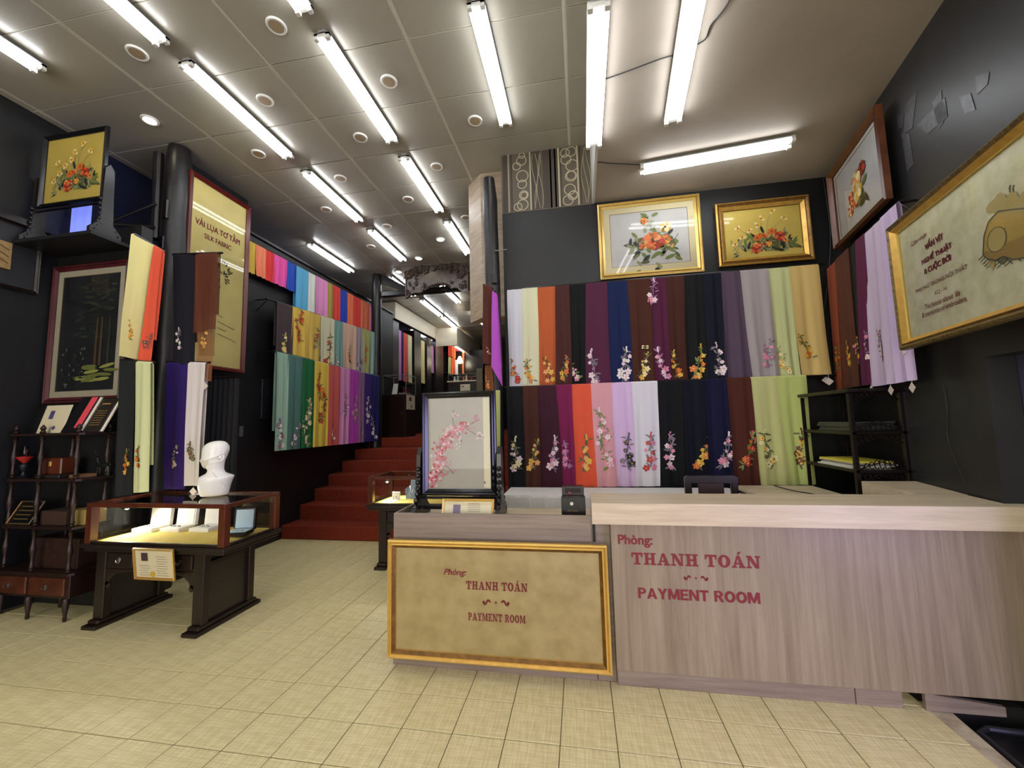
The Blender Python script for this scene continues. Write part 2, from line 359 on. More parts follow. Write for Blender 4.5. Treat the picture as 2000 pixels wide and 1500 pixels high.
# ================================================================ STAIRS
st = thing('staircase', 'carpeted staircase of red steps climbing to the upper room', 'stairs', (-2.4, 4.95, 0))
SY = [4.95, 5.30, 5.62, 5.96, 6.33, 6.72, 7.45]; SZ = [.18, .38, .555, .73, .905, 1.08, 1.25]
for k in range(7):
    b = MB(); z0 = 0 if k == 0 else SZ[k - 1] - .0; y1 = SY[k + 1] + .02 if k < 6 else 7.48
    if k == 6: b.bbox((HX, 7.1 if False else 7.2, SZ[5]), (-.77, 7.5, SZ[6]), .012)
    else: b.bbox((HX, SY[k], 0 if k == 0 else SZ[k - 1] - .03), (-.77, (SY[k + 1] if k < 5 else 7.2) + .01, SZ[k]), .012)
    b.obj('carpeted_step', CARPET, st)

# ================================================================ fluorescent lights
def batten(x0, y0, x1, y1, z, label, half=False, twin=True, group='twin fluorescent battens on the ceiling'):
    t = thing('fluorescent_light', label, 'ceiling light', ((x0 + x1) / 2, (y0 + y1) / 2, z), group)
    a, c = Vector((x0, y0, z)), Vector((x1, y1, z)); u = (c - a).normalized(); s = Vector((-u.y, u.x, 0)); Z = Vector((0, 0, 1))
    def bar(mb, p, q, hw, z0, z1, off=0): mb.hexa([p - s * hw + s * off + Z * z0, p + s * hw + s * off + Z * z0, q + s * hw + s * off + Z * z0, q - s * hw + s * off + Z * z0, p - s * hw + s * off + Z * z1, p + s * hw + s * off + Z * z1, q + s * hw + s * off + Z * z1, q - s * hw + s * off + Z * z1])
    b = MB(); bar(b, a, c, .03, -.028, 0); bar(b, a, c, .062, -.034, -.026); b.obj('housing', mat('housing_grey', (150, 150, 146), .6), t)
    for k, o in enumerate((-.047, .047) if twin else (0,)):
        b = MB(); b.tube([a + u * .03 + s * o - Z * .055, c - u * .03 + s * o - Z * .055], .0135, 8); b.obj('tube', TUBE, t)
    for p, q in ((a, a + u * .03), (c - u * .03, c)):
        b = MB()
        for o in ((-.047, .047) if twin else (0,)): bar(b, p, q, .015, -.074, -.03, o)
        bar(b, p, q, .062, -.046, -.024); b.obj('lamp_holder', WHITE, t)
    return t
ZT = 4.485
rows = [(-4.2, 'row nearest the left wall'), (-3.02, 'row running over the silk sign'), (-1.81, 'middle row over the aisle'), (-.61, 'row left of the plaster ceiling step')]
Yr = [(-4.0, -2.83), (-2.55, -1.38), (-.3, .88), (1.12, 2.30), (2.47, 3.64), (3.89, 5.06), (5.33, 6.51)]  # unseen rows behind the camera come first, added for more frontal light
ordn = ['seventh', 'sixth', 'fifth', 'fourth', 'third', 'second', 'first'][::-1]; _x = ['first', 'second', 'third', 'fourth', 'fifth']
for ri, (x, nm) in enumerate(rows):
    k = 0
    for yi, (ya, yb) in enumerate(Yr):
        if ri == 0 and yi in (4, 5): continue
        if ri == 0 and yi == 6: ya, yb = 5.55, 6.78
        if ri == 3 and yi > 4: continue
        if ri == 3 and yi == 1: pass
        batten(x, ya, x, yb, ZT, ('%s unseen twin fluorescent batten behind the camera, %s' % (ordn[yi], nm)) if yi < 3 else ('%s visible twin fluorescent batten counted from the front, %s' % (_x[k], nm))); k += yi >= 3
batten(-3.65, 7.19, -3.65, 8.4, ZT, 'twin fluorescent batten just behind the carved panel at the stair top')
batten(-3.62, 8.756, -3.65, 10.2, ZT, 'long fluorescent batten beyond the carved panel, nearer of two in line')
batten(-3.65, 10.3, -3.69, 11.75, ZT, 'long fluorescent batten beyond the carved panel, farther of two in line')
batten(-2.82, 7.9, -2.82, 9.17, ZT, 'fluorescent batten showing under the right end of the carved panel')
batten(-2.73, 10.1, -2.73, 11.6, ZT, 'fluorescent batten in the upper room, seen beside the brown scarf')
batten(.19, 2.03, .2, 3.19, PZ - .002, 'twin fluorescent batten along the edge of the plaster ceiling')
batten(.19, .7, .19, 1.88, PZ - .002, 'twin fluorescent batten overhead behind the one on the plaster ceiling edge')
for _y, _n in ((-4.0, 'farthest'), (-2.4, 'second')):  # extra tubes out of view, added to strengthen the light from the front
    batten(.19, _y, .19, _y + 1.17, PZ - .002, '%s added twin fluorescent batten behind the camera under the plaster ceiling left side' % _n)
    batten(1.2, _y, 1.2, _y + 1.17, PZ - .002, '%s added twin fluorescent batten behind the camera under the plaster ceiling right side' % _n)
batten(1.3, -.8, 1.3, .37, PZ - .002, 'first added twin fluorescent batten behind the camera on the right of the plaster ceiling')  # unseen tube added to brighten the right wall and counter
batten(.68, 1.86, .79, 3.04, PZ - .002, 'twin fluorescent batten across plaster ceiling above the payment counter')
batten(.631, 3.601, 1.84, 3.477, PZ - .002, 'fluorescent batten set crosswise above the gold-framed flower pictures')
def downlight(x, y, lit, label):
    t = thing('downlight', label, 'ceiling light', (x, y, CZ - .01), 'round recessed downlights in the panel ceiling')
    b = MB(); b.lathe([(.052, -.004), (.052, -.012), (.066, -.014), (.072, -.006), (.072, .0)], (x, y, CZ - .011), 20); b.obj('trim_ring', WHITE, t, smooth=True)
    b = MB(); b.lathe([(.001, -.013), (.05, -.013), (.05, -.002)], (x, y, CZ - .011), 20); b.obj('bulb' if lit else 'lens', LAMP if lit else mat('unlit_lens', (160, 140, 112), .4), t)
DL = [(-2.118, 2.383, 0), (-3.347, 2.365, 0), (-2.726, 2.966, 0), (-3.352, 3.583, 0), (-1.528, 2.997, 0), (-2.139, 3.575, 0), (-2.744, 4.16, 0), (-3.345, 4.754, 0), (-.911, 3.587, 0), (-1.533, 4.186, 0), (-2.144, 4.753, 0), (-2.758, 5.369, 0),
      (-3.98, 2.958, 1), (-2.13, 5.959, 1), (-2.762, 6.583, 1), (-3.345, 5.95, 0), (-3.4, 7.1, 1), (-1.53, 5.38, 0)]
DN = ['in the front row above the aisle', 'in the front row toward the left wall', 'between the two front battens over the display case', 'beside the far end of the silk sign batten', 'right of the long middle-row batten', 'left of the middle-row batten end',
      'over the foot of the stairs, left', 'nearest the scarf wall beside the stairs', 'left of the batten by the ceiling step', 'in front of the wood-clad boxing', 'above the lower stairs', 'above the middle stairs',
      'above the flower picture on the partition', 'above the upper stairs, right of two', 'above the upper stairs, left of two', 'over the scarf wall', 'behind the stair-top pole', 'close to the wood-clad boxing']
for (x, y, l), nme in zip(DL, DN): downlight(x, y, l, ('glowing' if l else 'unlit') + ' round downlight ' + nme)

# ================================================================ flat art and lettering helpers
def plane(P0, U, V, N):                    # returns a map from metres on a surface to world
    P0, U, V, N = Vector(P0), Vector(U).normalized(), Vector(V).normalized(), Vector(N).normalized()
    return lambda u, v, h=0.: P0 + U * u + V * v + N * h
def blob(mb, P, u, v, ru, rv, ang, h, m, n=7, tip=0.):
    c, s = math.cos(ang), math.sin(ang); vs = []
    for k in range(n):
        a = 2 * math.pi * k / n; x, y = ru * math.cos(a) * (1 + (tip if k == 0 else 0)), rv * math.sin(a)
        vs.append(P(u + x * c - y * s, v + x * s + y * c, h))
    mb.add(vs, [tuple(range(n))], m)
def line2(mb, P, pts, wd, h, m):
    for (u0, v0), (u1, v1) in zip(pts, pts[1:]):
        L = math.hypot(u1 - u0, v1 - v0) or 1e-6; nx, ny = -(v1 - v0) / L * wd, (u1 - u0) / L * wd
        mb.add([P(u0 - nx, v0 - ny, h), P(u1 - nx, v1 - ny, h), P(u1 + nx, v1 + ny, h), P(u0 + nx, v0 + ny, h)], [(0, 1, 2, 3)], m)
def flower(mb, P, u, v, r, h, mp, mc, rng, petals=5, md=None):
    a0 = rng.random() * 6
    for k in range(petals):
        a = a0 + 2 * math.pi * k / petals
        blob(mb, P, u + math.cos(a) * r * .55, v + math.sin(a) * r * .55, r * .52, r * .40, a, h + .0002 * k, mp if (k % 2 or md is None) else md, 7)
    blob(mb, P, u, v, r * .22, r * .22, 0, h + .0015, mc, 6)
def leaf(mb, P, u, v, L, wd, ang, h, m): blob(mb, P, u + math.cos(ang) * L, v + math.sin(ang) * L, L, wd, ang, h, m, 6, .3)
EM = {k: mat('thread_' + k, c, .5) for k, c in dict(pink=(214, 130, 160), pale=(228, 205, 210), orange=(214, 110, 36), gold=(222, 178, 70), green=(112, 128, 62), olive=(90, 92, 50), red=(178, 44, 34), white=(226, 222, 214), grey=(120, 110, 118), cream=(226, 214, 160), brown=(96, 60, 36), mauve=(150, 104, 140), black=(40, 38, 38), sage=(150, 150, 110), peach=(226, 160, 100)).items()}
EK = list(EM); EL = [EM[k] for k in EK]; E_ = {k: i for i, k in enumerate(EK)}
def sprig(mb, P, u, v, s, cols, rng, n=5, h=.001, up=1):
    """a small embroidered branch: stem, leaves, blossoms"""
    pts = [(u, v)]; a = math.pi / 2 * up + rng.uniform(-.5, .5)
    for k in range(4):
        a = (a + rng.uniform(-.4, .4)) * .7 + math.pi / 2 * up * .3; q = pts[-1]; pts.append((q[0] + math.cos(a) * s * .34, q[1] + math.sin(a) * s * .34))
    line2(mb, P, pts, s * .018, h, E_[cols[2]])
    for q in pts:
        for _ in range(4): leaf(mb, P, q[0] + rng.uniform(-.1, .1) * s, q[1], s * .12, s * .04, rng.uniform(0, 6.3), h + .0005, E_[cols[2]])
    for k in range(n):
        q = pts[min(k // 2, 3)]; r = s * rng.uniform(.12, .19) * (1 if k < 4 else .65)
        flower(mb, P, q[0] + rng.uniform(-.22, .22) * s, q[1] + rng.uniform(-.12, .2) * s, r, h + .001 + .0005 * k, E_[cols[0] if k % 2 == 0 else cols[1]], E_['gold' if cols[0] != 'gold' else 'brown'], rng)
    for k in range(3): blob(mb, P, pts[-1][0] + rng.uniform(-.05, .05) * s, pts[-1][1] + k * s * .1, s * .045, s * .06, 0, h + .001, E_[cols[1]], 6)

def text_verts(s, bold=0., shear=0.):
    c = bpy.data.curves.new('t', 'FONT'); c.body = s; c.offset = bold; c.shear = shear; c.resolution_u = 3
    o = bpy.data.objects.new('t', c); COL.objects.link(o); dg = bpy.context.evaluated_depsgraph_get(); dg.update()
    me = bpy.data.meshes.new_from_object(o.evaluated_get(dg)); vs = [v.co.copy() for v in me.vertices]; fs = [tuple(p.vertices) for p in me.polygons]
    bpy.data.objects.remove(o); bpy.data.curves.remove(c); bpy.data.meshes.remove(me); return vs, fs
def R_(x0, y0, x1, y1): return [(x0, y0), (x1, y0), (x1, y1), (x0, y1)]
def arc(cx, cy, rx, ry, ix, iy, a0, a1, n=12):
    out = []
    for k in range(n):
        t0 = math.radians(a0 + (a1 - a0) * k / n); t1 = math.radians(a0 + (a1 - a0) * (k + 1) / n)
        out.append([(cx + ix * math.cos(t0), cy + iy * math.sin(t0)), (cx + rx * math.cos(t0), cy + ry * math.sin(t0)), (cx + rx * math.cos(t1), cy + ry * math.sin(t1)), (cx + ix * math.cos(t1), cy + iy * math.sin(t1))])
    return out
SL = {'T': (1.0, [R_(.0, .83, 1, 1), [(0, .6), (.13, .64), (.17, .85), (0, .9)], [(1, .6), (.87, .64), (.83, .85), (1, .9)], R_(.36, 0, .64, .9), R_(.22, 0, .78, .13)]),
 'H': (1.08, [R_(.13, 0, .4, 1), R_(.68, 0, .95, 1), R_(0, 0, .5, .13), R_(0, .87, .5, 1), R_(.58, 0, 1.08, .13), R_(.58, .87, 1.08, 1), R_(.3, .43, .8, .58)]),
 'A': (1.14, [[(.14, .08), (.28, .08), (.6, 1), (.46, 1)], [(.44, 1), (.68, 1), (1.04, .08), (.72, .08)], R_(.3, .27, .8, .4), R_(0, 0, .42, .13), R_(.6, 0, 1.14, .13)]),
 'N': (1.16, [R_(.13, 0, .27, .95), [(.05, 1), (.4, 1), (1.02, 0), (.72, 0)], R_(.86, 0, 1.02, 1), R_(0, 0, .42, .13), R_(0, .87, .36, 1), R_(.7, .87, 1.16, 1)]),
 'O': (1.04, arc(.52, .5, .52, .52, .2, .36, 0, 360, 20)),
 'P': (.92, [R_(.13, 0, .4, 1), R_(0, 0, .53, .13), R_(0, .87, .5, 1)] + arc(.48, .7, .44, .3, .16, .16, -90, 90, 10) + [R_(.35, .4, .5, .53)]),
 'R': (1.04, [R_(.13, 0, .4, 1), R_(0, 0, .5, .13), R_(0, .87, .5, 1), R_(.35, .42, .5, .54)] + arc(.48, .71, .42, .29, .16, .16, -90, 90, 10) + [[(.5, .46), (.74, .46), (1.02, 0), (.74, 0)]]),
 'Y': (1.0, [R_(.36, 0, .62, .5), R_(.22, 0, .76, .13), [(.08, 1), (.36, 1), (.6, .45), (.4, .4)], [(.78, 1), (.94, 1), (.6, .4), (.5, .5)], R_(0, .87, .45, 1), R_(.62, .87, 1, 1)]),
 'M': (1.36, [R_(.12, 0, .26, 1), R_(.98, 0, 1.24, 1), [(.12, 1), (.42, 1), (.76, .1), (.6, .1)], [(.96, 1), (1.14, 1), (.76, .1), (.64, .1)], R_(0, 0, .4, .13), R_(.86, 0, 1.36, .13), R_(0, .87, .3, 1), R_(1.1, .87, 1.36, 1)]),
 'E': (.92, [R_(.13, 0, .4, 1), R_(0, 0, .9, .14), R_(0, .86, .88, 1), R_(.35, .43, .68, .57), R_(.76, .05, .9, .34), R_(.74, .66, .88, .95)]),
 'Á': None}
SN = {'P': (.86, [R_(0, 0, .25, 1), R_(.2, .42, .45, .6), R_(.2, .84, .45, 1)] + arc(.45, .71, .4, .29, .16, .13, -90, 90, 10)), 'A': (1.06, [[(0, 0), (.27, 0), (.63, 1), (.42, 1)], [(.79, 0), (1.06, 0), (.65, 1), (.43, 1)], R_(.25, .2, .82, .37)]),
 'Y': (1.0, [R_(.38, 0, .63, .48), [(0, 1), (.29, 1), (.6, .44), (.4, .38)], [(.71, 1), (1.0, 1), (.6, .38), (.44, .44)]]), 'M': (1.2, [R_(0, 0, .24, 1), R_(.96, 0, 1.2, 1), [(0, 1), (.33, 1), (.7, .05), (.5, .05)], [(.87, 1), (1.2, 1), (.7, .05), (.5, .05)]]),
 'E': (.8, [R_(0, 0, .25, 1), R_(.2, 0, .8, .18), R_(.2, .82, .78, 1), R_(.2, .42, .72, .59)]), 'N': (1.0, [R_(0, 0, .24, 1), R_(.76, 0, 1.0, 1), [(0, 1), (.28, 1), (1.0, 0), (.72, 0)]]), 'T': (.9, [R_(.33, 0, .58, 1), R_(0, .8, .9, 1)]),
 'R': (.95, [R_(0, 0, .25, 1), R_(.2, .42, .45, .6), R_(.2, .84, .45, 1), [(.36, .46), (.62, .5), (.95, 0), (.66, 0)]] + arc(.45, .71, .42, .29, .17, .13, -90, 90, 10)), 'O': (1.06, arc(.53, .5, .53, .52, .26, .3, 0, 360, 20))}
def lettering(mb, P, s, u0, v0, wd, ht, h=.002, m=0, style='font', bold=.0, shear=0.):
    if style in ('slab', 'sans'):
        x = 0; polys = []
        for ch in s:
            if ch == ' ': x += .5; continue
            if ch == 'Á': polys.append([(x + .48, 1.08), (x + .66, 1.08), (x + .84, 1.3), (x + .6, 1.3)]); ch = 'A'
            wch, ps = (SL if style == 'slab' else SN)[ch]; polys += [[(x + a, b_) for a, b_ in p] for p in ps]; x += wch + .1
        x -= .1
        for q_, du in enumerate((0,) if style == 'slab' else (-.012, .012)):
            for i_, p in enumerate(polys): mb.add([P(u0 + (a + du) / x * wd, v0 + b_ * ht, h + .00001 * i_ + .0002 * q_) for a, b_ in p], [tuple(range(len(p)))], m)
    else:
        horns = [i for i, ch in enumerate(s) if ch in 'ƠỜơờ']; s = s.replace('Ơ', 'O').replace('Ờ', 'Ò')
        vs, fs = text_verts(s, 0, shear); xs = [v.x for v in vs]; ys = [v.y for v in vs]; x0, x1, y0, y1 = min(xs), max(xs), min(ys), max(ys)
        for i in horns:
            hx = max(v.x for v in text_verts(s[:i + 1], 0, shear)[0]); blob(mb, P, u0 + (hx - x0) / (x1 - x0) * wd, v0 + (.68 - y0) / (y1 - y0) * ht, ht * .07, ht * .13, -.5, h + .0006, m, 7)
        st = [(0, 0)] if not bold else [(i * bold, j * bold * .6) for i in (-1, 0, 1) for j in (-1, 1)]
        for q_, (du, dv) in enumerate(st): mb.add([P(u0 + (v.x - x0) / (x1 - x0) * wd + du * ht, v0 + (v.y - y0) / (y1 - y0) * ht + dv * ht, h + .00005 * q_) for v in vs], fs, m)
def flourish(mb, P, u, v, s, h=.002, m=0):
    for sg in (-1, 1):
        line2(mb, P, [(u + sg * (s * .45 + s * .55 * t), v + math.sin(t * 6.3) * s * .18) for t in [k / 8 for k in range(9)]], s * .07, h, m)
        blob(mb, P, u + sg * s * .95, v + s * .02, s * .12, s * .07, .4 * sg, h, m)
    blob(mb, P, u, v, s * .16, s * .05, 0, h, m, 4); blob(mb, P, u, v, s * .05, s * .16, 0, h + .0003, m, 4)

def frame_parts(t, P, wd, ht, fw, mats, depth=.03, backing=None, matw=0., matm=None, glass=True, steps=2, gdepth=.004, name='frame'):
    """mitred moulding with stepped profile; P maps (u, v, h) to the world, h toward the viewer"""
    b = MB(); n = len(mats)
    prof = [(0, 0), (0, depth * .8), (fw * .2, depth), (fw * .45, depth * .75), (fw * .6, depth * .9), (fw, depth * .45), (fw, 0)]
    for k in range(len(prof) - 1):
        (o0, h0), (o1, h1) = prof[k], prof[k + 1]
        c0 = [P(o0, o0, h0), P(wd - o0, o0, h0), P(wd - o0, ht - o0, h0), P(o0, ht - o0, h0)]
        c1 = [P(o1, o1, h1), P(wd - o1, o1, h1), P(wd - o1, ht - o1, h1), P(o1, ht - o1, h1)]
        for i in range(4):
            j = (i + 1) % 4; b.add([c0[i], c0[j], c1[j], c1[i]], [(0, 1, 2, 3)], k % n)
    b.add([P(0, 0, 0), P(wd, 0, 0), P(wd, ht, 0), P(0, ht, 0)], [(0, 3, 2, 1)], 0)
    b.obj(name, mats, t)
    if backing:
        b = MB(); b.add([P(fw * .9, fw * .9, .006), P(wd - fw * .9, fw * .9, .006), P(wd - fw * .9, ht - fw * .9, .006), P(fw * .9, ht - fw * .9, .006)], [(0, 1, 2, 3)]); b.obj('panel', backing, t)
    if matw:
        b = MB(); a, c = fw * .95, fw + matw
        o = [P(a, a, .009), P(wd - a, a, .009), P(wd - a, ht - a, .009), P(a, ht - a, .009)]; i_ = [P(c, c, .009), P(wd - c, c, .009), P(wd - c, ht - c, .009), P(c, ht - c, .009)]
        i2 = [P(c + .004, c + .004, .0065), P(wd - c - .004, c + .004, .0065), P(wd - c - .004, ht - c - .004, .0065), P(c + .004, ht - c - .004, .0065)]
        for k in range(4):
            j = (k + 1) % 4; b.add([o[k], o[j], i_[j], i_[k]], [(0, 1, 2, 3)]); b.add([i_[k], i_[j], i2[j], i2[k]], [(0, 1, 2, 3)], 1)
        b.obj('mount', [matm, mat('mount_bevel', (120, 100, 70), .6)], t)
    if glass:
        b = MB(); a = fw * .92; b.add([P(a, a, .013), P(wd - a, a, .013), P(wd - a, ht - a, .013), P(a, ht - a, .013)], [(0, 1, 2, 3)]); b.obj('glass', PGLASS, t)

# ================================================================ SCARVES
TAGM = mat('card_tag', (214, 200, 190), .6)
def pt(a, b_, t): return a + (b_ - a) * t
def scarf(tl, tr, bl, br, N, rgb, label, group, motif=None, sheer=0., seed=0, back=.8, folds=2.2, amp=.009, tagged=False, name='scarf'):
    """a length of silk folded over a rail: tl, tr the top corners, bl, br the bottom ones, N toward the viewer"""
    rng = random.Random(seed * 31 + 5); tl, tr, bl, br = map(Vector, (tl, tr, bl, br)); N = Vector(N).normalized()
    t = thing(name, label, 'scarf', pt(bl, br, .5), group)
    nu, nv = 13, 9; ph = rng.random() * 6; ph2 = rng.random() * 6; b = MB()
    def S(u, v):                              # v: 0 top, 1 bottom
        g_ = min(1, .25 + v * 1.1); e = .006 * math.sin(v * 5 + ph2)
        off = amp * g_ * math.sin(u * folds * 6.283 + ph + .6 * v) + amp * .5 * g_ * math.sin(u * folds * 13 + ph2)
        U = (tr - tl); return pt(pt(tl, tr, u), pt(bl, br, u), v) + N * (.012 + amp + off) + U.normalized() * e * (v)
    vs = []; fs = []
    L = (bl - tl).length
    rowsv = [(-1, back), (-1, back * .5), (-1, .02)] + [(0, 0)] + [(1, k / nv) for k in range(0, nv + 1)]
    for sd, v in rowsv:
        for k in range(nu + 1):
            u = k / nu
            if sd == 1: p = S(u, v) + (Vector((0, 0, -.012)) if v == 0 else Vector((0, 0, 0)))
            elif sd == 0: p = pt(tl, tr, u) + Vector((0, 0, .004)) + N * .004
            else: p = pt(pt(tl, tr, u), pt(bl, br, u), v) - N * (.012 if v > .1 else .008)
            vs.append(p)
    for r in range(len(rowsv) - 1):
        for k in range(nu): a = r * (nu + 1) + k; fs.append((a, a + 1, a + nu + 2, a + nu + 1))
    b.add(vs, fs); b.obj('cloth', cloth(rgb, sheer), t, smooth=True)
    if motif:
        cols, where, size, num = motif[:4]; e = MB(); U = (br - bl); wd = U.length; un = U.normalized(); vn = (tl - bl).normalized()
        for k in range(num):
            cu = motif[4] if len(motif) > 4 else rng.uniform(.38, .62); cu += (0, .1, -.12)[k % 3] if num > 1 else 0
            cv_ = 1 - where - k * size / L * 1.3; sz_ = min(size, wd * 1.15)
            PP = lambda u, v, h, cu=cu, cv_=cv_: S(min(max(cu + u / wd, .03), .97), min(max(cv_ - v / L, .01), .995)) + N * (h - .006)
            sprig(e, PP, 0, -sz_ * .4, sz_, cols, rng, 8, h=.010)
        e.obj('embroidery', EL, t)
    if tagged:
        c = S(.75, 1) - Vector((0, 0, .045)) + N * .01; un = (br - bl).normalized(); Z = Vector((0, 0, 1)); e = MB(); s_ = .038
        e.prism([c - un * s_, c - Z * s_ * .9, c + un * s_, c + Z * s_ * .9], N * .002); e.tube([c + Z * .03, S(.75, .97)], .001, 4); e.obj('price_tag', TAGM, t)
    return t
def interp(x, a, b_): return a[1] + (x - a[0]) * (b_[1] - a[1]) / (b_[0] - a[0])
NB = Vector((0, -1, 0))
def rail(p, q, label, r=.011, mats=BWOOD):
    b = MB(); b.tube([p, q], r, 8); u = (q - p).normalized()
    t = thing('hanging_rail', label, 'rail', pt(p, q, .5)); b.obj('rod', mats, t); return t
# ---- upper row, back wall
Y1, Y2 = 4.06, 3.98
up_top = [990.7, 1020.2, 1048.5, 1084.4, 1110.4, 1143.8, 1183.7, 1224, 1267, 1299, 1333.5, 1370, 1405, 1443.8, 1497, 1538, 1595]
up_bot = [995.6, 1022, 1053.7, 1085.2, 1117, 1143.8, 1192, 1234.8, 1279, 1312, 1343, 1382, 1418, 1469, 1519.4, 1561.7, 1621]
PP_ = ('pink', 'pale', 'grey'); OG = ('orange', 'gold', 'olive'); 
UPR = [((206, 205, 210), 'pale grey-white scarf with small orange-red blossoms, leftmost of the upper back-wall row', ('orange', 'red', 'sage')),
 ((212, 210, 168), 'pale cream scarf with orange blossoms beside the white one, upper back-wall row', OG),
 ((186, 84, 22), 'burnt-orange scarf with tan blossoms, upper back-wall row', ('peach', 'gold', 'brown')),
 ((74, 38, 34), 'dark brown scarf with yellow blossoms between burnt-orange and black, upper back-wall row', ('gold', 'orange', 'olive')),
 ((18, 20, 21), 'black scarf with one pink bloom between brown and plum, upper back-wall row', ('pink', 'pale', 'green')),
 ((84, 32, 60), 'plum scarf with trailing mauve-pink blossoms left of the navy one, upper back-wall row', ('mauve', 'pale', 'grey')),
 ((18, 32, 74), 'navy blue scarf with white plum blossom, upper back-wall row', ('pale', 'white', 'grey')),
 ((72, 36, 22), 'chestnut scarf with cream flowers and a cream butterfly, upper back-wall row', ('cream', 'gold', 'olive')),
 ((82, 24, 56), 'plum scarf with pink blossoms at top and bottom, upper back-wall row', ('pink', 'pale', 'mauve')),
 ((68, 34, 22), 'chestnut scarf with orange lilies low at its hem, upper back-wall row', ('orange', 'gold', 'olive')),
 ((18, 21, 20), 'black scarf with orange rose and green leaves, upper back-wall row', ('orange', 'gold', 'green')),
 ((16, 18, 34), 'blue-black scarf with white blossom spray, upper back-wall row', ('white', 'pale', 'grey')),
 ((84, 66, 84), 'plain dusky purple scarf without flowers, upper back-wall row', None),
 ((160, 150, 150), 'mid-grey scarf with gathered pink bloom, upper back-wall row', ('pink', 'mauve', 'grey')),
 ((190, 196, 134), 'pale sage-lime scarf with tiny yellow lilies, upper back-wall row', ('gold', 'cream', 'sage')),
 ((212, 180, 100), 'straw-yellow scarf with orange lily, rightmost of the upper back-wall row', ('orange', 'gold', 'olive'))]
ut = lambda x: interp(x, (990, 567), (1595, 517)); ub = lambda x: interp(x, (995, 760), (1575, 740))
mt = lambda x: interp(x, (990, 756), (1571, 733)); mb_ = lambda x: interp(x, (995, 952), (1590, 946))
for k, (c, lb, mo) in enumerate(UPR):
    yo = Y1 - (.006 if k % 2 else 0); B = 6 if k < 14 else 0; lastb = {14: 748, 15: 734}.get(k)
    x0, x1, x2, x3 = up_top[k], up_top[k + 1] + 1.5, up_bot[k], up_bot[k + 1] + 1.5
    yb = (lambda x: ub(x) + B) if lastb is None else (lambda x, q=lastb: q)
    s = scarf(aY(x0, ut(x0), yo), aY(x1, ut(x1), yo), aY(x2, yb(x2), yo), aY(x3, yb(x3), yo), NB, c, lb, 'silk scarves on the upper back-wall rail',
          (mo, .16 if k not in (13, 15) else .22, .2 if k in (5, 6, 8, 10, 11) else .155, 1) if mo else None, seed=k, folds=1.6, tagged=(k == 15))
    if k in (7, 8):
        e = MB(); rng = random.Random(k); p = aY(1260, 678, yo - .03) if k == 7 else aY(1275, 572, yo - .03); PP = plane(p, (1, 0, 0), (0, 0, 1), NB)
        if k == 7:
            for a in (.4, 2.6, 3.4, 5.8): blob(e, PP, math.cos(a) * .016, math.sin(a) * .012, .02, .011, a, .002, E_['cream'])
            e.obj('butterfly', EL, s)
        else: sprig(e, PP, 0, -.1, .16, ('pink', 'pale', 'mauve'), rng, 4); e.obj('embroidery', EL, s)
rail(aY(985, 567, Y1), aY(1612, 515.5, Y1), 'black rail carrying the upper row of scarves on the back wall')
lo_top = [989.6, 1021.6, 1048.8, 1086.4, 1115.2, 1153.6, 1192.8, 1232.8, 1281.6, 1332, 1375.6, 1416.9, 1463, 1515, 1571]
lo_bot = [995, 1028, 1056.8, 1097.6, 1123, 1165.6, 1205.6, 1243, 1288.5, 1341, 1385.5, 1435, 1482.9, 1540.6, 1590]
LOR = [((22, 24, 24), 'black scarf with cream buds, leftmost of the lower back-wall row', ('pale', 'cream', 'olive'), 1),
 ((74, 38, 24), 'brown scarf with two apricot roses, lower back-wall row', ('peach', 'gold', 'olive'), 1),
 ((62, 24, 38), 'dark maroon scarf with pink and white blossoms, lower back-wall row', ('pink', 'pale', 'grey'), 1),
 ((122, 18, 70), 'bright magenta-plum scarf with small pink blossoms, lower back-wall row', ('pink', 'mauve', 'mauve'), 1),
 ((222, 76, 26), 'vivid orange scarf with golden blossoms, lower back-wall row', ('peach', 'gold', 'olive'), 1),
 ((226, 158, 164), 'salmon-pink sheer scarf with lotus and green leaf, lower back-wall row', ('pink', 'pale', 'green'), 2),
 ((208, 174, 212), 'lavender scarf with dark grey blossom branch, lower back-wall row', ('grey', 'black', 'grey'), 1),
 ((212, 208, 212), 'white scarf with pink blossom branch, lower back-wall row', ('pink', 'red', 'grey'), 1),
 ((16, 16, 17), 'black scarf with pale pink blossom, right of white one in lower back-wall row', ('pale', 'pink', 'grey'), 1),
 ((14, 16, 30), 'blue-black scarf with orange-yellow rose, lower back-wall row', ('orange', 'gold', 'olive'), 1),
 ((16, 18, 50), 'dark navy scarf with pink blossom spray behind the chair, lower back-wall row', ('pink', 'pale', 'grey'), 1),
 ((78, 34, 20), 'russet-brown scarf with orange rose, lower back-wall row', ('orange', 'red', 'green'), 1),
 ((190, 190, 116), 'pale olive-yellow scarf with cream lily and violet bud, lower back-wall row', ('gold', 'cream', 'olive'), 1),
 ((186, 198, 104), 'lime-green scarf with one brown-gold lily, rightmost of the lower back-wall row', ('gold', 'brown', 'olive'), 1)]
for k, (c, lb, mo, nn) in enumerate(LOR):
    yo = Y2 - (.006 if k % 2 else 0); x0, x1, x2, x3 = lo_top[k], lo_top[k + 1] + 1.5, lo_bot[k], lo_bot[k + 1] + 1.5
    scarf(aY(x0, mt(x0), yo), aY(x1, mt(x1), yo), aY(x2, mb_(x2), yo), aY(x3, mb_(x3), yo), NB, c, lb, 'silk scarves on the lower back-wall rail',
          (mo, .27, .2, nn), sheer=.12 if k == 5 else 0, seed=40 + k, folds=1.6)
rail(aY(985, 757, Y2), aY(1632, 733, Y2), 'black rail carrying the lower row of scarves on the back wall')
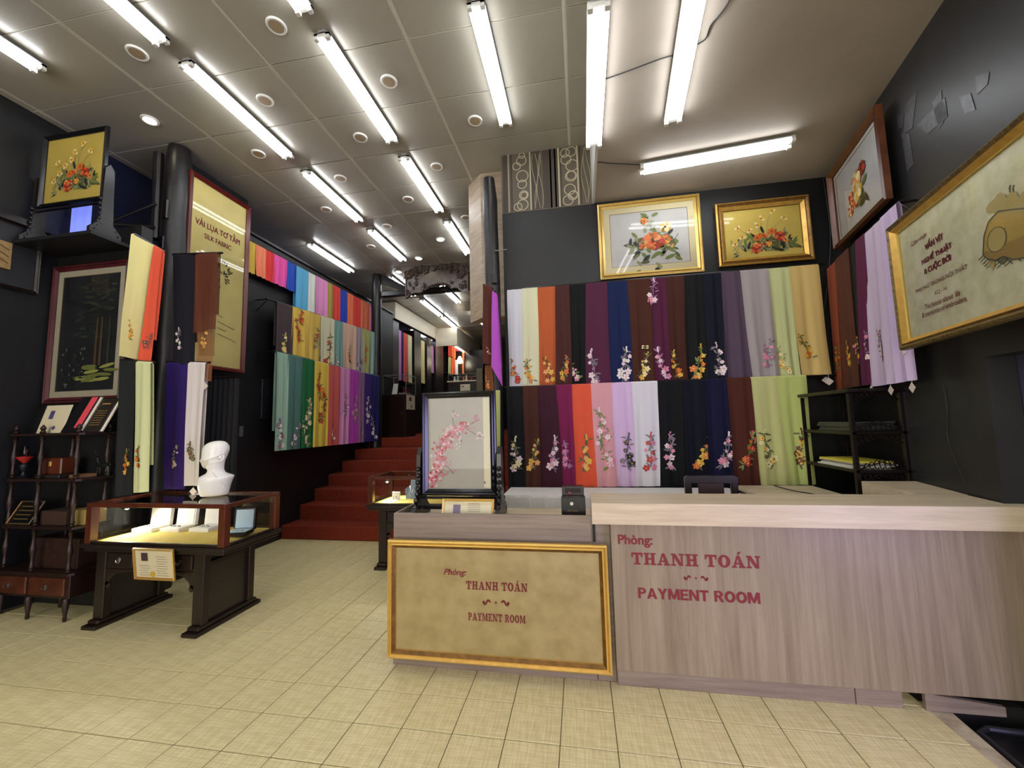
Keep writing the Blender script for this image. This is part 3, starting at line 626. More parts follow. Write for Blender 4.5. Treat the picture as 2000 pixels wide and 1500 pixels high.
# ---- right wall
rt = [1618.5, 1634, 1661.7, 1676.7, 1691.7, 1727, 1757]; rb = [1638, 1651, 1682, 1694, 1714, 1762, 1800]
RO = .09
rtop = [512, 500, 479, 467, 454, 426, 402]
RR = [((150, 66, 28), 'rust-orange scarf next to the corner, right wall', ('orange', 'red', 'green')), ((92, 46, 26), 'brown scarf with orange and yellow roses, right wall', ('orange', 'gold', 'green')),
 ((34, 32, 30), 'narrow black scarf with pink and yellow blossoms, right wall', ('pink', 'gold', 'green')), ((96, 30, 66), 'plum scarf with pink blossoms beside the lilac ones, right wall', ('pink', 'pale', 'mauve')),
 ((206, 184, 212), 'lilac scarf with pink blossoms beside the plum scarf, right wall', ('pink', 'pale', 'grey')), ((200, 176, 214), 'lilac scarf partly behind the large gold-framed drawing, right wall', ('pink', 'pale', 'grey'))]
for k, (c, lb, mo) in enumerate(RR):
    yb = [752, 752, 752, 752, 750, 738]
    f = lambda x, y: aR(x, y, RO + (.01 if k % 2 else 0))
    a, b_ = f(rt[k], rtop[k]), f(rt[k + 1] + 1, rtop[k + 1]); a.z = b_.z = 2.87 + .04 * 0
    p, q = f(rb[k], 752), f(rb[k + 1] + 1, 745); p.z = q.z = (1.72 if k < 4 else 1.70)
    scarf(a, b_, p, q, -RWN, c, lb, 'silk scarves on the right-wall rail', (mo, .22, .14, 1), seed=70 + k, folds=1.6, tagged=k in (3, 4, 5))
p, q = aR(1612, 512, RO), aR(1764, 400, RO); p.z = q.z = 2.87
t = rail(p, q, 'black rail carrying the scarves on the right wall'); b = MB()
for s_ in (.97,):
    c = pt(p, q, s_); b.tube([c, c + RWN * RO], .008, 6); b.tube([c, c + RWN * RO - Vector((0, 0, .1))], .006, 6)
b.obj('bracket', BWOOD, t)
# ---- scarf wall by the stairs: three rows
NX = Vector((1, 0, 0))
def leftrow(bt, top, bot, X, data, group, sd, mo=None, ext=0., z=None, zb=None):
    for k, (c, lb, mo) in enumerate(data):
        x0, x1 = bt[k], bt[k + 1] + .6; xx = X + (.008 if k % 2 else 0)
        tl, tr = aX(x0, top(x0), xx), aX(x1, top(x1), xx); bl, br = tl.copy(), tr.copy(); bl.z = bot[0] if k < bot[2] else bot[1]; br.z = bl.z
        scarf(tl, tr, bl, br, NX, c, lb, group, (mo[0], mo[1], mo[2], mo[3]) if mo else None, seed=sd + k, folds=2, amp=.011, tagged=(group.startswith('bottom') and k in (0, 3, 9)))
topr = [484, 496.8, 516, 533, 558, 575.8, 599.5, 615, 637, 648, 661.4, 675.7, 687, 703, 720, 727.5]
nmT = 'top stair-wall row'
TR = [((216, 180, 40), 'mustard-yellow plain scarf at the sign end, ' + nmT), ((236, 128, 80), 'pale orange plain scarf third from the sign, ' + nmT), ((224, 44, 34), 'red plain scarf beside hot pink one, ' + nmT),
 ((232, 70, 160), 'hot-pink plain scarf, ' + nmT), ((30, 78, 180), 'royal-blue plain scarf between hot pink and turquoise, ' + nmT), ((80, 170, 210), 'mottled turquoise scarf, ' + nmT), ((216, 218, 204), 'off-white plain scarf, ' + nmT),
 ((226, 136, 190), 'soft pink plain scarf between white and olive, ' + nmT), ((168, 150, 52), 'narrow olive plain scarf, ' + nmT), ((224, 52, 34), 'red plain scarf between olive and blue, ' + nmT), ((32, 66, 176), 'royal-blue plain scarf between two reds, ' + nmT),
 ((230, 106, 56), 'orange plain scarf between blue and red, ' + nmT), ((222, 50, 32), 'wide red plain scarf between two oranges, ' + nmT), ((226, 110, 66), 'orange plain scarf near the stair-top pole, ' + nmT), ((222, 140, 186), 'narrow pink plain scarf against the stair-top pole, ' + nmT)]
TR[1] = (TR[1][0], 'pale orange plain scarf beside the mustard one, ' + nmT)
leftrow(topr, lambda x: interp(x, (486, 470), (727, 597)), (3.43, 2.9, 5), HX + .06, [(c, l, None) for c, l in TR], 'plain silk scarves in the top row by the stairs', 100)
midr = [538, 569.4, 602, 624.2, 650.3, 667.7, 693.4, 705.8, 720.5, 735.5]
nmM = 'middle stair-wall row'
MR = [((74, 60, 62), 'dark grey-brown scarf with one pale yellow peony, ' + nmM, (('cream', 'gold', 'green'), .2, .17, 1)), ((222, 182, 44), 'golden-yellow scarf with lotus leaf and orange bloom, ' + nmM, (('orange', 'red', 'olive'), .5, .2, 2)),
 ((206, 170, 52), 'golden-yellow scarf with curling stems, next to the lotus one, ' + nmM, (('red', 'sage', 'olive'), .45, .2, 1)), ((204, 200, 156), 'cream scarf with leafy orchid stems, ' + nmM, (('cream', 'red', 'olive'), .25, .3, 1)), ((112, 154, 142), 'teal-grey scarf beside the cream one, ' + nmM, (('white', 'sage', 'grey'), .12, .14, 1)),
 ((216, 174, 142), 'peach scarf with faint orange flowers, ' + nmM, (('peach', 'brown', 'sage'), .3, .18, 1)), ((158, 148, 154), 'mauve-grey scarf with grey flowers, ' + nmM, (('grey', 'pale', 'grey'), .2, .24, 1)), ((176, 176, 96), 'olive-lime scarf with two orange chrysanthemums, ' + nmM, (('orange', 'orange', 'sage'), .4, .22, 1)),
 ((150, 190, 172), 'mint scarf at the pole end, ' + nmM, (('grey', 'sage', 'grey'), .15, .2, 1))]
leftrow(midr, lambda x: interp(x, (533, 587), (740, 652)), (2.44, 2.42, 0), HX + .17, MR, 'embroidered silk scarves in the middle row by the stairs', 120)
botr = [538, 560.3, 588.7, 612.5, 639.4, 662.8, 680.9, 699, 710.3, 722.8, 739]
nmB = 'bottom stair-wall row'
BR = [((150, 186, 160), 'sage-green scarf with white and violet blossoms, ' + nmB, (('white', 'mauve', 'grey'), .12, .22, 1)), ((76, 120, 110), 'dusky teal scarf, ' + nmB, (('grey', 'pale', 'grey'), .12, .18, 1)), ((22, 106, 54), 'emerald-green scarf with white buds, ' + nmB, (('white', 'cream', 'sage'), .12, .22, 2)),
 ((226, 190, 30), 'bright yellow scarf with red flowers, ' + nmB, (('red', 'orange', 'olive'), .4, .25, 2)), ((208, 84, 74), 'coral-red scarf, ' + nmB, (('peach', 'pale', 'red'), .12, .18, 1)), ((216, 134, 182), 'candy-pink scarf, ' + nmB, (('pale', 'mauve', 'grey'), .45, .22, 1)),
 ((182, 52, 168), 'purple-magenta scarf, ' + nmB, (('grey', 'pink', 'mauve'), .4, .28, 1)), ((142, 98, 132), 'dusty mauve scarf between magenta and indigo, ' + nmB, (('mauve', 'grey', 'grey'), .2, .2, 1)), ((64, 34, 122), 'indigo scarf with white bird-like bloom, ' + nmB, (('white', 'pale', 'grey'), .4, .3, 1)), ((32, 34, 104), 'navy-blue scarf with white blossoms at the pole end, ' + nmB, (('white', 'pale', 'grey'), .15, .25, 1))]
leftrow(botr, lambda x: interp(x, (537, 686), (740, 735)), (1.21, 1.21, 0), HX + .26, BR, 'embroidered silk scarves in the bottom row by the stairs', 140)
for X_, xa, ya, xb, yb_, lb in ((HX + .06, 480, 467, 728, 597.5, 'rail of the top row of scarves beside the stairs'), (HX + .17, 520, 583, 742, 652.6, 'rail of the middle row of scarves beside the stairs'), (HX + .26, 534, 685, 742, 735.5, 'rail of the bottom row of scarves beside the stairs')):
    p, q = aX(xa, ya, X_), aX(xb, yb_, X_); t = rail(p, q, 'black ' + lb); b = MB()
    for s_ in (.01, .5, .99): c = pt(p, q, s_); b.tube([c, Vector((HX, c.y, c.z))], .008, 6); b.tube([c, Vector((HX, c.y, c.z - .15))], .006, 6)
    b.obj('bracket', BWOOD, t)
# ---- scarves by the left column
gL = 'scarves hung by the round black column at left'
YA = 2.84
def q4(a, b_, c, d_, Y, Yb=None): return aY(*a, Y), aY(*b_, Y if Yb is None else Yb), aY(*c, Y), aY(*d_, Y if Yb is None else Yb)
YA2 = 2.93
s = scarf(*q4((262, 457), (306, 481), (240, 696), (273, 703), 2.72, 2.86), NB, (228, 216, 132), 'pale yellow scarf with small poppy, left of column, folded over angled rail', gL, (('orange', 'gold', 'olive'), .2, .1, 1), seed=200, back=.62, folds=1.2)
scarf(*q4((304, 480), (321, 491), (271, 702), (298, 709), 2.84, 2.9), NB, (224, 74, 26), 'orange-red scarf beside the pale yellow one, left of column', gL, (('red', 'brown', 'brown'), .16, .09, 1), seed=201, folds=.8)
scarf(*q4((240, 703), (271, 706), (234, 968), (266, 966), 2.8), NB, (34, 36, 36), 'charcoal-black scarf with orange blossoms under the pale yellow scarf', gL, (('orange', 'gold', 'olive'), .22, .12, 1, .6), seed=202, folds=.9)
scarf(*q4((270, 706), (299, 708), (265, 962), (296, 960), 2.79), NB, (206, 210, 148), 'pale lime scarf with red blossoms left of the round column', gL, (('red', 'orange', 'olive'), .24, .11, 1), seed=203, folds=1)
scarf(*q4((342, 497), (387, 497), (340, 712), (384, 712), 3.1), NB, (26, 24, 34), 'dark navy-black scarf right of column with a white blossom branch', gL, (('white', 'pale', 'grey'), .2, .12, 1, .4), seed=204, folds=1.2)
scarf(*q4((386, 497), (430, 494), (384, 652), (424, 643), 3.06), NB, (96, 44, 20), 'short layer of sheer brown organza over the silk fabric sign', gL, None, sheer=.18, seed=205, folds=1.4, name='organza_scarf')
scarf(*q4((386, 500), (422, 499), (386, 745), (415, 745), 3.10), NB, (142, 84, 42), 'long sheer brown organza scarf with gold flowers in front of the sign', gL, (('gold', 'peach', 'brown'), .3, .12, 1), sheer=.45, seed=206, folds=1.1, tagged=True, name='organza_scarf')
scarf(*q4((330, 707), (371, 706), (325, 955), (366, 955), 3.1), NB, (52, 28, 110), 'deep violet scarf with white blossoms behind display case', gL, (('pale', 'cream', 'grey'), .22, .12, 1), seed=207, folds=1)
scarf(*q4((372, 708), (406, 708), (365, 948), (391, 948), 3.08), NB, (214, 204, 198), 'white scarf with brown leaves beside the mannequin bust', gL, (('olive', 'brown', 'olive'), .25, .1, 1), seed=208, folds=1.1, tagged=True)
rail(aY(262, 457, 2.72), aY(322, 492, 2.92), 'angled rail of the pale yellow and orange scarves at left')
rail(aY(236, 703, 2.8), aY(302, 708, 2.8), 'short rail of the charcoal and lime scarves at left')
rail(aY(338, 497, 3.1), aY(434, 494, 3.06), 'short rail of the organza scarves in front of the sign')
rail(aY(326, 707, 3.1), aY(410, 708, 3.08), 'short rail of the violet and white scarves')
# ---- scarves by the right pole
gP = 'scarves hung beside the black pole at the stairs'
scarf(*q4((944, 555), (963, 562), (944, 711), (969, 713), 3.86, 3.84), NB, (84, 38, 30), 'red-brown scarf hanging by the black pole at the stairs', gP, (('pale', 'red', 'brown'), .15, .05, 1), seed=220, folds=1)
scarf(*q4((962, 568), (972, 577), (960, 716), (982, 755), 3.80), NB, (176, 70, 186), 'bright violet scarf beside the red-brown one on the pole', gP, None, seed=221, folds=.8)
scarf(*q4((948, 714), (962, 714), (948, 790), (967, 790), 3.88), NB, (118, 66, 28), 'bronze-brown scarf with gold flowers below the violet one', gP, (('gold', 'orange', 'brown'), .5, .08, 1), seed=222, folds=.8)
scarf(*q4((967, 763), (977, 763), (968, 905), (977, 905), 3.84), NB, (178, 184, 98), 'narrow lime scarf hanging low beside the black pole', gP, None, seed=223, folds=.6)
# lights of the far scarves in the upper room come with the upper room below

# ================================================================ POLES
BOLE = mat('black_lacquered_trunk', (26, 24, 24), .4, var=.5, vscale=7, bump=.5, bscale=9, stretch=(1, 1, .3))
def pole(x, y, z0, z1, r, label, seed=1, wob=.012, notches=()):
    rng = random.Random(seed); n = 14; prof = []; b = MB(); L = 16; vs = []; fs = []
    cx = [rng.uniform(-wob, wob) for _ in range(L + 1)]
    for i in range(L + 1):
        z = z0 + (z1 - z0) * i / L; rr = r * (1.05 - .12 * i / L + rng.uniform(-.03, .03)) * (.8 if i == L else 1)
        c = sum(cx[max(0, i - 2):i + 3]) / len(cx[max(0, i - 2):i + 3])
        for k in range(n): a = 2 * math.pi * k / n; vs.append((x + c + rr * math.cos(a) * (1 + .03 * math.sin(3 * a + i * .3)), y + rr * math.sin(a), z))
    for i in range(L):
        for k in range(n): fs.append((i * n + k, i * n + (k + 1) % n, (i + 1) * n + (k + 1) % n, (i + 1) * n + k))
    fs.append(tuple(range(L * n, L * n + n))); b.add(vs, fs)
    t = thing('timber_column', label, 'column', (x, y, z0)); b.obj('trunk', BOLE, t, smooth=True)
    b = MB()
    for (dx, z, h) in notches: b.bbox((x + dx - .03, y - r - .012, z), (x + dx + .03, y - r + .03, z + h), .006)
    if notches: b.obj('mortise_block', BWOOD, t)
    return t
c_ = aY(331, 640, 3.32)
t = pole(c_.x, 3.32, 0, 4.46, .125, 'round black lacquered timber column by the silk sign', 3, .03, ((-.0, 3.3, .14), (.02, 3.62, .2)))
b = MB(); b.tube([(c_.x - .15, 3.25, 3.45), (c_.x - .17, 3.25, 4.38)], .045, 10); b.obj('side_post', BOLE, t)
b = MB(); b.tube([(c_.x - .1, 3.2, 3.55), (c_.x - .42, 3.0, 3.52)], .014, 6); b.tube([(c_.x - .1, 3.2, 3.8), (c_.x - .42, 3.0, 3.52)], .012, 6); b.tube([(c_.x - .42, 3.0, 3.52), (c_.x - .42, 2.95, 3.38)], .012, 6); b.obj('bracket', BWOOD, t)
c_ = aY(966, 700, 3.98)
t = pole(c_.x, 3.98, 0, 4.11, .083, 'gnarled black timber post beside the stairs and back wall', 8, .03, ((.03, 2.92, .1), (.035, 2.62, .22), (.03, 2.5, .05)))
b = MB(); b.tube([(c_.x + .04, 3.9, 3.27), (c_.x + .17, 3.9, 3.272)], .006, 6); b.obj('peg', METAL, t)
c_ = aY(735, 700, 7.15)
pole(c_.x, 7.15, 1.08, 4.49, .10, 'slim glossy dark column at the top of the stairs', 5, .004)
pcol = c_
# beam, brace and carved panel above the stair top
t = thing('timber_beam', 'dark timber beam with diagonal brace from the stair-top column', 'beam', (pcol.x, 7.2, 4.05))
p, q = aY(746, 577, 7.2), aY(935, 574, 7.2); b = MB(); b.bbox((p.x, 7.14, p.z - .04), (-.78, 7.26, p.z + .06), .01); b.obj('beam', BWOOD, t)
b = MB(); a, c = aY(738, 538, 7.2), aY(806, 572, 7.2); b.prism([a + Vector((0, -.05, .07)), a + Vector((0, -.05, -.12)), c + Vector((0, -.05, -.06)), c + Vector((0, -.05, .05))], (0, .1, 0)); b.obj('brace', BWOOD, t)
CARV = mat('carved_dark_wood', (74, 60, 52), .3, var=.4, vscale=10, bump=.3, bscale=40)
cc = aY(858, 548, 7.0)
t = thing('wood_carving', 'arched openwork carved wooden panel hanging above the stairs', 'carving', cc, None)
b = MB(); Wd = .62
def arch(u): return .17 * (1 - (u * 1.0) ** 2)
ns_ = 20
for k in range(ns_):
    u0, u1 = -1 + 2 * k / ns_, -1 + 2 * (k + 1) / ns_; 
    def T(u): return cc.z + arch(u) + .10 + .015 * math.sin(u * 16)
    def B(u): return cc.z + arch(u) * 1.0 - .32 + (.05 if abs(u) < .35 else 0) + .02 * math.sin(u * 14)
    f = lambda u: -.10 * abs(u) ** 2
    b.hexa([(cc.x + u0 * Wd, 6.97 + f(u0), B(u0)), (cc.x + u1 * Wd, 6.97 + f(u1), B(u1)), (cc.x + u1 * Wd, 7.02 + f(u1), B(u1)), (cc.x + u0 * Wd, 7.02 + f(u0), B(u0)),
            (cc.x + u0 * Wd, 6.97 + f(u0), T(u0)), (cc.x + u1 * Wd, 6.97 + f(u1), T(u1)), (cc.x + u1 * Wd, 7.02 + f(u1), T(u1)), (cc.x + u0 * Wd, 7.02 + f(u0), T(u0))])
b.obj('arched_board', CARV, t)
rng = random.Random(4); b = MB()
def scroll(mb, c, r, sg, Y, th=.017):
    pts = [(c[0] + sg * r * (1 - k / 12) * math.cos(k * .75 + 1), Y - .035, c[1] + r * (1 - k / 12) * math.sin(k * .75 + 1)) for k in range(10)]
    mb.tube(pts, [th * (1 - k / 16) for k in range(10)], 5)
for k in range(110):
    u = rng.uniform(-1, 1); top = rng.random() < .7
    z = cc.z + arch(u) + (rng.uniform(.02, .13) if top else rng.uniform(-.30, .0)); 
    if not top and abs(u) < .36: continue
    scroll(b, (cc.x + u * Wd, z), rng.uniform(.02, .045), rng.choice((-1, 1)), 6.97 - .1 * u * u)
for u in (-.97, .97): b.tube([(cc.x + u * Wd, 6.95 - .1 * u * u, cc.z + arch(u) - .3), (cc.x + u * Wd, 6.95 - .1 * u * u, cc.z + arch(u) + .06)], .016, 6)
for k in range(12): u = -.34 + .68 * k / 11; b.ball((cc.x + u * Wd, 6.95, cc.z - .12 + .1 * math.sqrt(max(0, 1 - (u / .36) ** 2)) - .06), .024, 6)
o = b.obj('carved_scrollwork', CARV, t); o['kind'] = 'stuff'

# ================================================================ PICTURES
def bouquet(mb, P, cu, cv, s, pal, n, rng, spread=1., leafc=('green', 'olive'), hue=.0):
    for k in range(n * 3):
        a = rng.uniform(-.5, 3.6); r = rng.uniform(.2, 1) * s * spread
        leaf(mb, P, cu + math.cos(a) * r * .8, cv + math.sin(a) * r * .55, s * rng.uniform(.07, .15), s * .05, a + rng.uniform(-.8, .8), .008 + .0001 * k, E_[leafc[k % len(leafc)]])
    for k in range(n):
        a = rng.uniform(0, 3.14); r = rng.uniform(0, .7) * s * spread; pts = [(cu, cv - s * .1), (cu + math.cos(a) * r * .5, cv + math.sin(a) * r * .4), (cu + math.cos(a) * r, cv + math.sin(a) * r * .8)]
        line2(mb, P, pts, s * .01, .0085, E_['olive'])
        flower(mb, P, pts[-1][0], pts[-1][1], s * rng.uniform(.10, .17), .010 + .0002 * k, E_[pal[k % len(pal)]], E_['brown' if k % 2 else 'gold'], rng, 6, E_[pal[(k + 1) % len(pal)]])
def picture(name, label, P0, U, V, N, wd, ht, fw, mats, backing, matw=0, matm=None, depth=.03, cat='picture'):
    t = thing(name, label, cat, Vector(P0)); P = plane(P0, U, V, N); frame_parts(t, P, wd, ht, fw, mats, depth, backing, matw, matm); return t, P
def art(t, b, name='embroidery'): return b.obj(name, EL, t)
EX, EZ = Vector((1, 0, 0)), Vector((0, 0, 1))
# first back-wall picture
p0, p1, p2 = aY(1173, 548, 4.15), aY(1375, 530, 4.15), aY(1168, 402, 4.15)
SILKG = mat('pale_grey_silk', (196, 194, 190), .6, var=.05); SILKY = mat('yellow_silk', (206, 184, 92), .55, var=.12, vscale=2); LINEN = mat('cream_linen', (214, 204, 164), .8)
t, P = picture('framed_embroidery', 'gilt framed embroidered rose bouquet on white with cream mount, back wall', p0, EX, EZ, NB, p1.x - p0.x, p2.z - p0.z, .06, [GOLDD, GOLDL, GOLD, GOLDD, GOLDL, GOLD], SILKG, .06, LINEN)
b = MB(); rng = random.Random(11); Wp, Hp = p1.x - p0.x, p2.z - p0.z
bouquet(b, P, Wp * .55, Hp * .36, .26, ('orange', 'red', 'orange', 'gold', 'peach', 'red', 'orange'), 9, rng, .9, ('green', 'olive', 'green'))
for (u, v, r, c1, c2) in ((.53, .47, .085, 'orange', 'peach'), (.58, .44, .07, 'red', 'orange'), (.66, .46, .05, 'orange', 'gold'), (.46, .72, .04, 'orange', 'gold'), (.66, .62, .06, 'cream', 'gold')): flower(b, P, Wp * u, Hp * v, r, .0118, E_[c1], E_['brown'], rng, 8, E_[c2])
for k in range(26): leaf(b, P, Wp * rng.uniform(.3, .78), Hp * rng.uniform(.2, .55), .035, .017, rng.uniform(-1, 4), .0115, E_[('green', 'sage', 'olive', 'black')[k % 4]])
line2(b, P, [(Wp * .62, Hp * .25), (Wp * .72, Hp * .4), (Wp * .78, Hp * .52)], .003, .0116, E_['brown'])
for k in range(34): leaf(b, P, Wp * (.52 + rng.gauss(0, .13)), Hp * (.36 + rng.gauss(0, .12)), rng.uniform(.03, .055), .02, rng.uniform(-1, 4), .0100 + .00004 * k, E_[('green', 'sage', 'olive', 'black', 'green')[k % 5]])
for k in range(10): leaf(b, P, Wp * rng.uniform(.42, .6), Hp * rng.uniform(.5, .8), .035, .018, rng.uniform(0, 3), .0112, E_[('green', 'sage')[k % 2]])
art(t, b)
# second back-wall picture
p0, p1, p2 = aY(1403, 524, 4.15), aY(1588, 514, 4.15), aY(1395, 403, 4.15)
t, P = picture('framed_embroidery', 'dark gold framed embroidery of poppies on yellow silk, back wall right', p0, EX, EZ, NB, p1.x - p0.x, p2.z - p0.z, .075, [GOLDD, GOLD, GOLDD], SILKY, 0, None, .05)
b = MB(); rng = random.Random(5); Wp, Hp = p1.x - p0.x, p2.z - p0.z
def poppies(b, P, Wp, Hp, rng, k1=1.):
    bouquet(b, P, Wp * .58, Hp * .3, .2 * k1, ('orange', 'red', 'peach', 'orange', 'gold'), 8, rng, 1.1, ('green', 'black', 'olive', 'sage'))
    for u, v in ((.36, .55), (.5, .72), (.62, .82), (.74, .7), (.28, .45), (.45, .62), (.2, .35), (.24, .6)):
        line2(b, P, [(Wp * .52, Hp * .3), (Wp * (u * .6 + .2), Hp * (v - .12)), (Wp * u, Hp * v)], .0022, .0082, E_['sage']); flower(b, P, Wp * u, Hp * v, .034 * k1, .0095, E_['cream'], E_['brown'], rng, 5, E_['gold'])
    for k in range(100): leaf(b, P, Wp * min(max(.6 + rng.gauss(0, .13), .2), .8), Hp * (.2 + abs(rng.gauss(0, .12))), rng.uniform(.025, .05) * k1, .014 * k1, rng.uniform(-.5, 3.6), .0086 + .00002 * k, E_[('olive', 'black', 'green', 'sage')[k % 4]])
    for k in range(20): leaf(b, P, Wp * rng.uniform(.15, .4), Hp * rng.uniform(.12, .4), .03 * k1, .007, rng.uniform(0, 3), .0084, E_['sage'])
    for u, v, r in ((.42, .24, .045), (.68, .42, .05), (.6, .5, .035), (.44, .42, .035)): flower(b, P, Wp * u, Hp * v, r * k1, .0118, E_['red' if r > .036 else 'orange'], E_['black'], rng, 6, E_['orange'])
poppies(b, P, Wp, Hp, rng); art(t, b)
# picture high on the right wall, tilted like the wall
def on_rw(tl, tr, bl, br, off):
    q = [aR(*c, off) for c in (tl, tr, bl, br)]; return q
q = on_rw((1622, 345), (1716, 208), (1641, 494), (1744, 378), .06)
U = Vector((-.2, -1, 0)).normalized(); z0 = (q[2].z + q[3].z) / 2; z1 = (q[0].z + q[1].z) / 2 - .01; P0 = Vector((q[2].x, q[2].y, z0)); wd = (q[3] - q[2]).dot(U)
t, P = picture('framed_embroidery', 'brown wood framed rose bouquet on white high in the right-wall corner', P0, U, EZ, -RWN, wd, min(z1, PZ - .02) - z0, .05, [mat('brown_frame', (96, 56, 34), .35, var=.3), RWOOD], SILKG, .03, mat('ivory_mount', (206, 202, 188), .7), .05)
b = MB(); rng = random.Random(9); Wp, Hp = wd, z1 - z0
for k in range(16): leaf(b, P, Wp * rng.uniform(.36, .66), Hp * rng.uniform(.25, .68), .05, .022, rng.uniform(0, 6), .0105, E_[('green', 'olive', 'black')[k % 3]])
for u, v, r, c1, c2 in ((.5, .56, .08, 'cream', 'peach'), (.5, .44, .08, 'cream', 'gold'), (.62, .62, .055, 'red', 'brown'), (.38, .42, .055, 'red', 'peach'), (.34, .3, .05, 'red', 'cream'), (.44, .34, .05, 'peach', 'red')): flower(b, P, Wp * u, Hp * v, r, .0118, E_[c1], E_[c2], rng, 8, E_[c2])
art(t, b)
# large sign with drawing, right wall
RP = .16
pa, pb = aR(1775, 687, RP), aR(2000, 611, RP); pc, pd = aR(1752, 447, RP + .0), aR(1990, 232, RP)
U = Vector((-.2, -1, 0)).normalized(); z0 = (pa.z + pb.z) / 2 - .005; z1 = (pc.z + pd.z) / 2; wd = 1.65
P0 = Vector((pa.x, pa.y, z0)); FRB = mat('aged_gold_rope', (110, 92, 52), .4, metal=.4, var=.5, vscale=60)
SIGNC = mat('mottled_silk_paper', (218, 214, 172), .6, rgb2=(240, 236, 204), vscale=14, bump=.15, bscale=25)
t, P = picture('framed_sign', 'large gold-framed sign with fish-like drawing and red lettering, right wall', P0, U, EZ, -RWN, wd, z1 - z0, .06, [FRB, FRB, FRB, GOLDD, GOLD, GOLDL], SIGNC, 0, None, .05, 'sign')
Hs = z1 - z0
def rwuv(x, y): q_ = aR(x, y, RP) - P0; return q_.dot(U), q_.z
b = MB()
for s_, (xl, yl), (xr, yr), h_, bo, sh in (('Cảm nhận', (1784, 484), (1814, 462), .035, 0, .3), ('VẤN VÍT', (1811, 489), (1846, 465), .05, .035, 0), ('NGHỀ THUẬT', (1805, 521), (1863, 483), .05, .035, 0), ('& CUỘC ĐỜI', (1810, 541), (1861, 508), .05, .035, 0),
    ('PHỤ NỮ TRONG NỘI THẤT', (1793, 575), (1894, 526), .042, 0, 0), ('XQ - H', (1829, 577), (1853, 568), .025, 0, 0), ('The house about life', (1810, 605), (1880, 576), .03, .0, .2), ('& memories of embroiders.', (1805, 622), (1893, 586), .03, .0, .2)):
    ul, vl = rwuv(xl, yl); ur, vr = rwuv(xr, yr); lettering(b, P, s_, ul, (vl + vr) / 2, ur - ul, h_, .0085, 0, 'font', bo, sh)
b.obj('lettering', RED, t)
b = MB(); rng = random.Random(2)
def uvs(L_): return [rwuv(*p) for p in L_]
body = uvs([(1925, 498), (1927, 460), (1936, 432), (1955, 412), (1985, 408), (2020, 405), (2050, 400), (2050, 470), (2010, 502), (1985, 506), (1965, 500), (1950, 508), (1935, 505)])
b.add([P(u, v, .0085) for u, v in body], [tuple(range(len(body)))], 0)
lower = uvs([(1925, 498), (1950, 482), (1980, 470), (2050, 440), (2050, 470), (2010, 502), (1985, 506), (1965, 500), (1950, 508), (1935, 505)]); b.add([P(u, v, .0092) for u, v in lower], [tuple(range(len(lower)))], 1)
line2(b, P, body + [body[0]], .003, .0098, 3)
for k in range(9): u, v = rwuv(1945 + k * 8, 402 - (k % 3) * 5); blob(b, P, u, v, .045, .03, k, .0088 + .0001 * k, 2, 9)
uu, vv = rwuv(1952, 467); blob(b, P, uu, vv, .055, .055, 0, .0094, 2, 14); line2(b, P, [(uu + .055 * math.cos(a / 2), vv + .055 * math.sin(a / 2)) for a in range(14)], .002, .0100, 3)
for k in range(14): u, v = rwuv(1915 + k * 4, 508 + (k % 5) * 4); line2(b, P, [(u, v), (u + .06, v + .02), (u + .09, v - .01)], .002, .0086, 3)
for x in (1978, 1985): line2(b, P, uvs([(x, 375), (x - 2, 366), (x + 1, 360)]), .003, .0086, 3)
b.add([P(u, v, .0086) for u, v in uvs([(1935, 508), (1950, 508), (1944, 530)])], [(0, 1, 2)], 2)
b.obj('drawing', [mat('ochre_wash', (206, 178, 96), .7, var=.12), mat('brown_wash', (176, 146, 84), .7), mat('pale_wash', (204, 184, 116), .7), mat('pencil_grey', (110, 106, 84), .8)], t)
# picture on the partition, above the left shelf
YP = 2.93
p0 = aY(84, 791, YP); p1 = aY(229, 783, YP); p2 = aY(97, 524, YP); PR = mat('crimson_frame', (74, 22, 28), .3, var=.3)
t, P = picture('framed_landscape', 'dark forest picture with moonlit clearing, cream mount, above the left shelf', Vector((XL + .03, YP, p0.z)), EX, EZ, NB, p1.x + .07 - XL - .03, p2.z - p0.z, .06, [PR, DWOOD], mat('night_forest', (22, 22, 30), .5, rgb2=(30, 32, 34), vscale=4), .055, mat('linen_mount', (168, 160, 140), .8))
Wp, Hp = p1.x + .04 - XL, p2.z - p0.z; rng = random.Random(21); PM = [mat('forest_dark', (26, 34, 26), .6), mat('forest_mid', (44, 52, 34), .6), mat('forest_light', (110, 118, 54), .6), mat('forest_glow', (150, 154, 78), .6), mat('trunk_brown', (82, 60, 38), .6), mat('leaf_grey', (88, 92, 90), .6), mat('forest_sky', (34, 34, 48), .6)]
b = MB()
for k in range(60): blob(b, P, Wp * rng.uniform(.36, .84), Hp * rng.uniform(.45, .88), rng.uniform(.03, .07), .012, rng.uniform(-.4, .4), .0092 + .00001 * k, k % 2, 6)
for u in (.6, .66, .76): b.add([P(Wp * u, Hp * .26, .0105), P(Wp * (u + .035), Hp * .26, .0105), P(Wp * (u + .03), Hp * .6, .0105), P(Wp * (u + .012), Hp * .6, .0105)], [(0, 1, 2, 3)], 4 if u < .7 else 1)
for k in range(14): blob(b, P, Wp * rng.uniform(.45, .85), Hp * rng.uniform(.14, .26), .09, .016, rng.uniform(-.1, .2), .0112 + .00002 * k, 2 if k % 3 else 3, 8)
for k in range(40): blob(b, P, Wp * rng.uniform(.2, .5), Hp * rng.uniform(.12, .4), .016, .010, rng.uniform(0, 3), .0116 + .00001 * k, 5 if k % 3 == 0 else 1, 6)
b.obj('painting', PM, t)
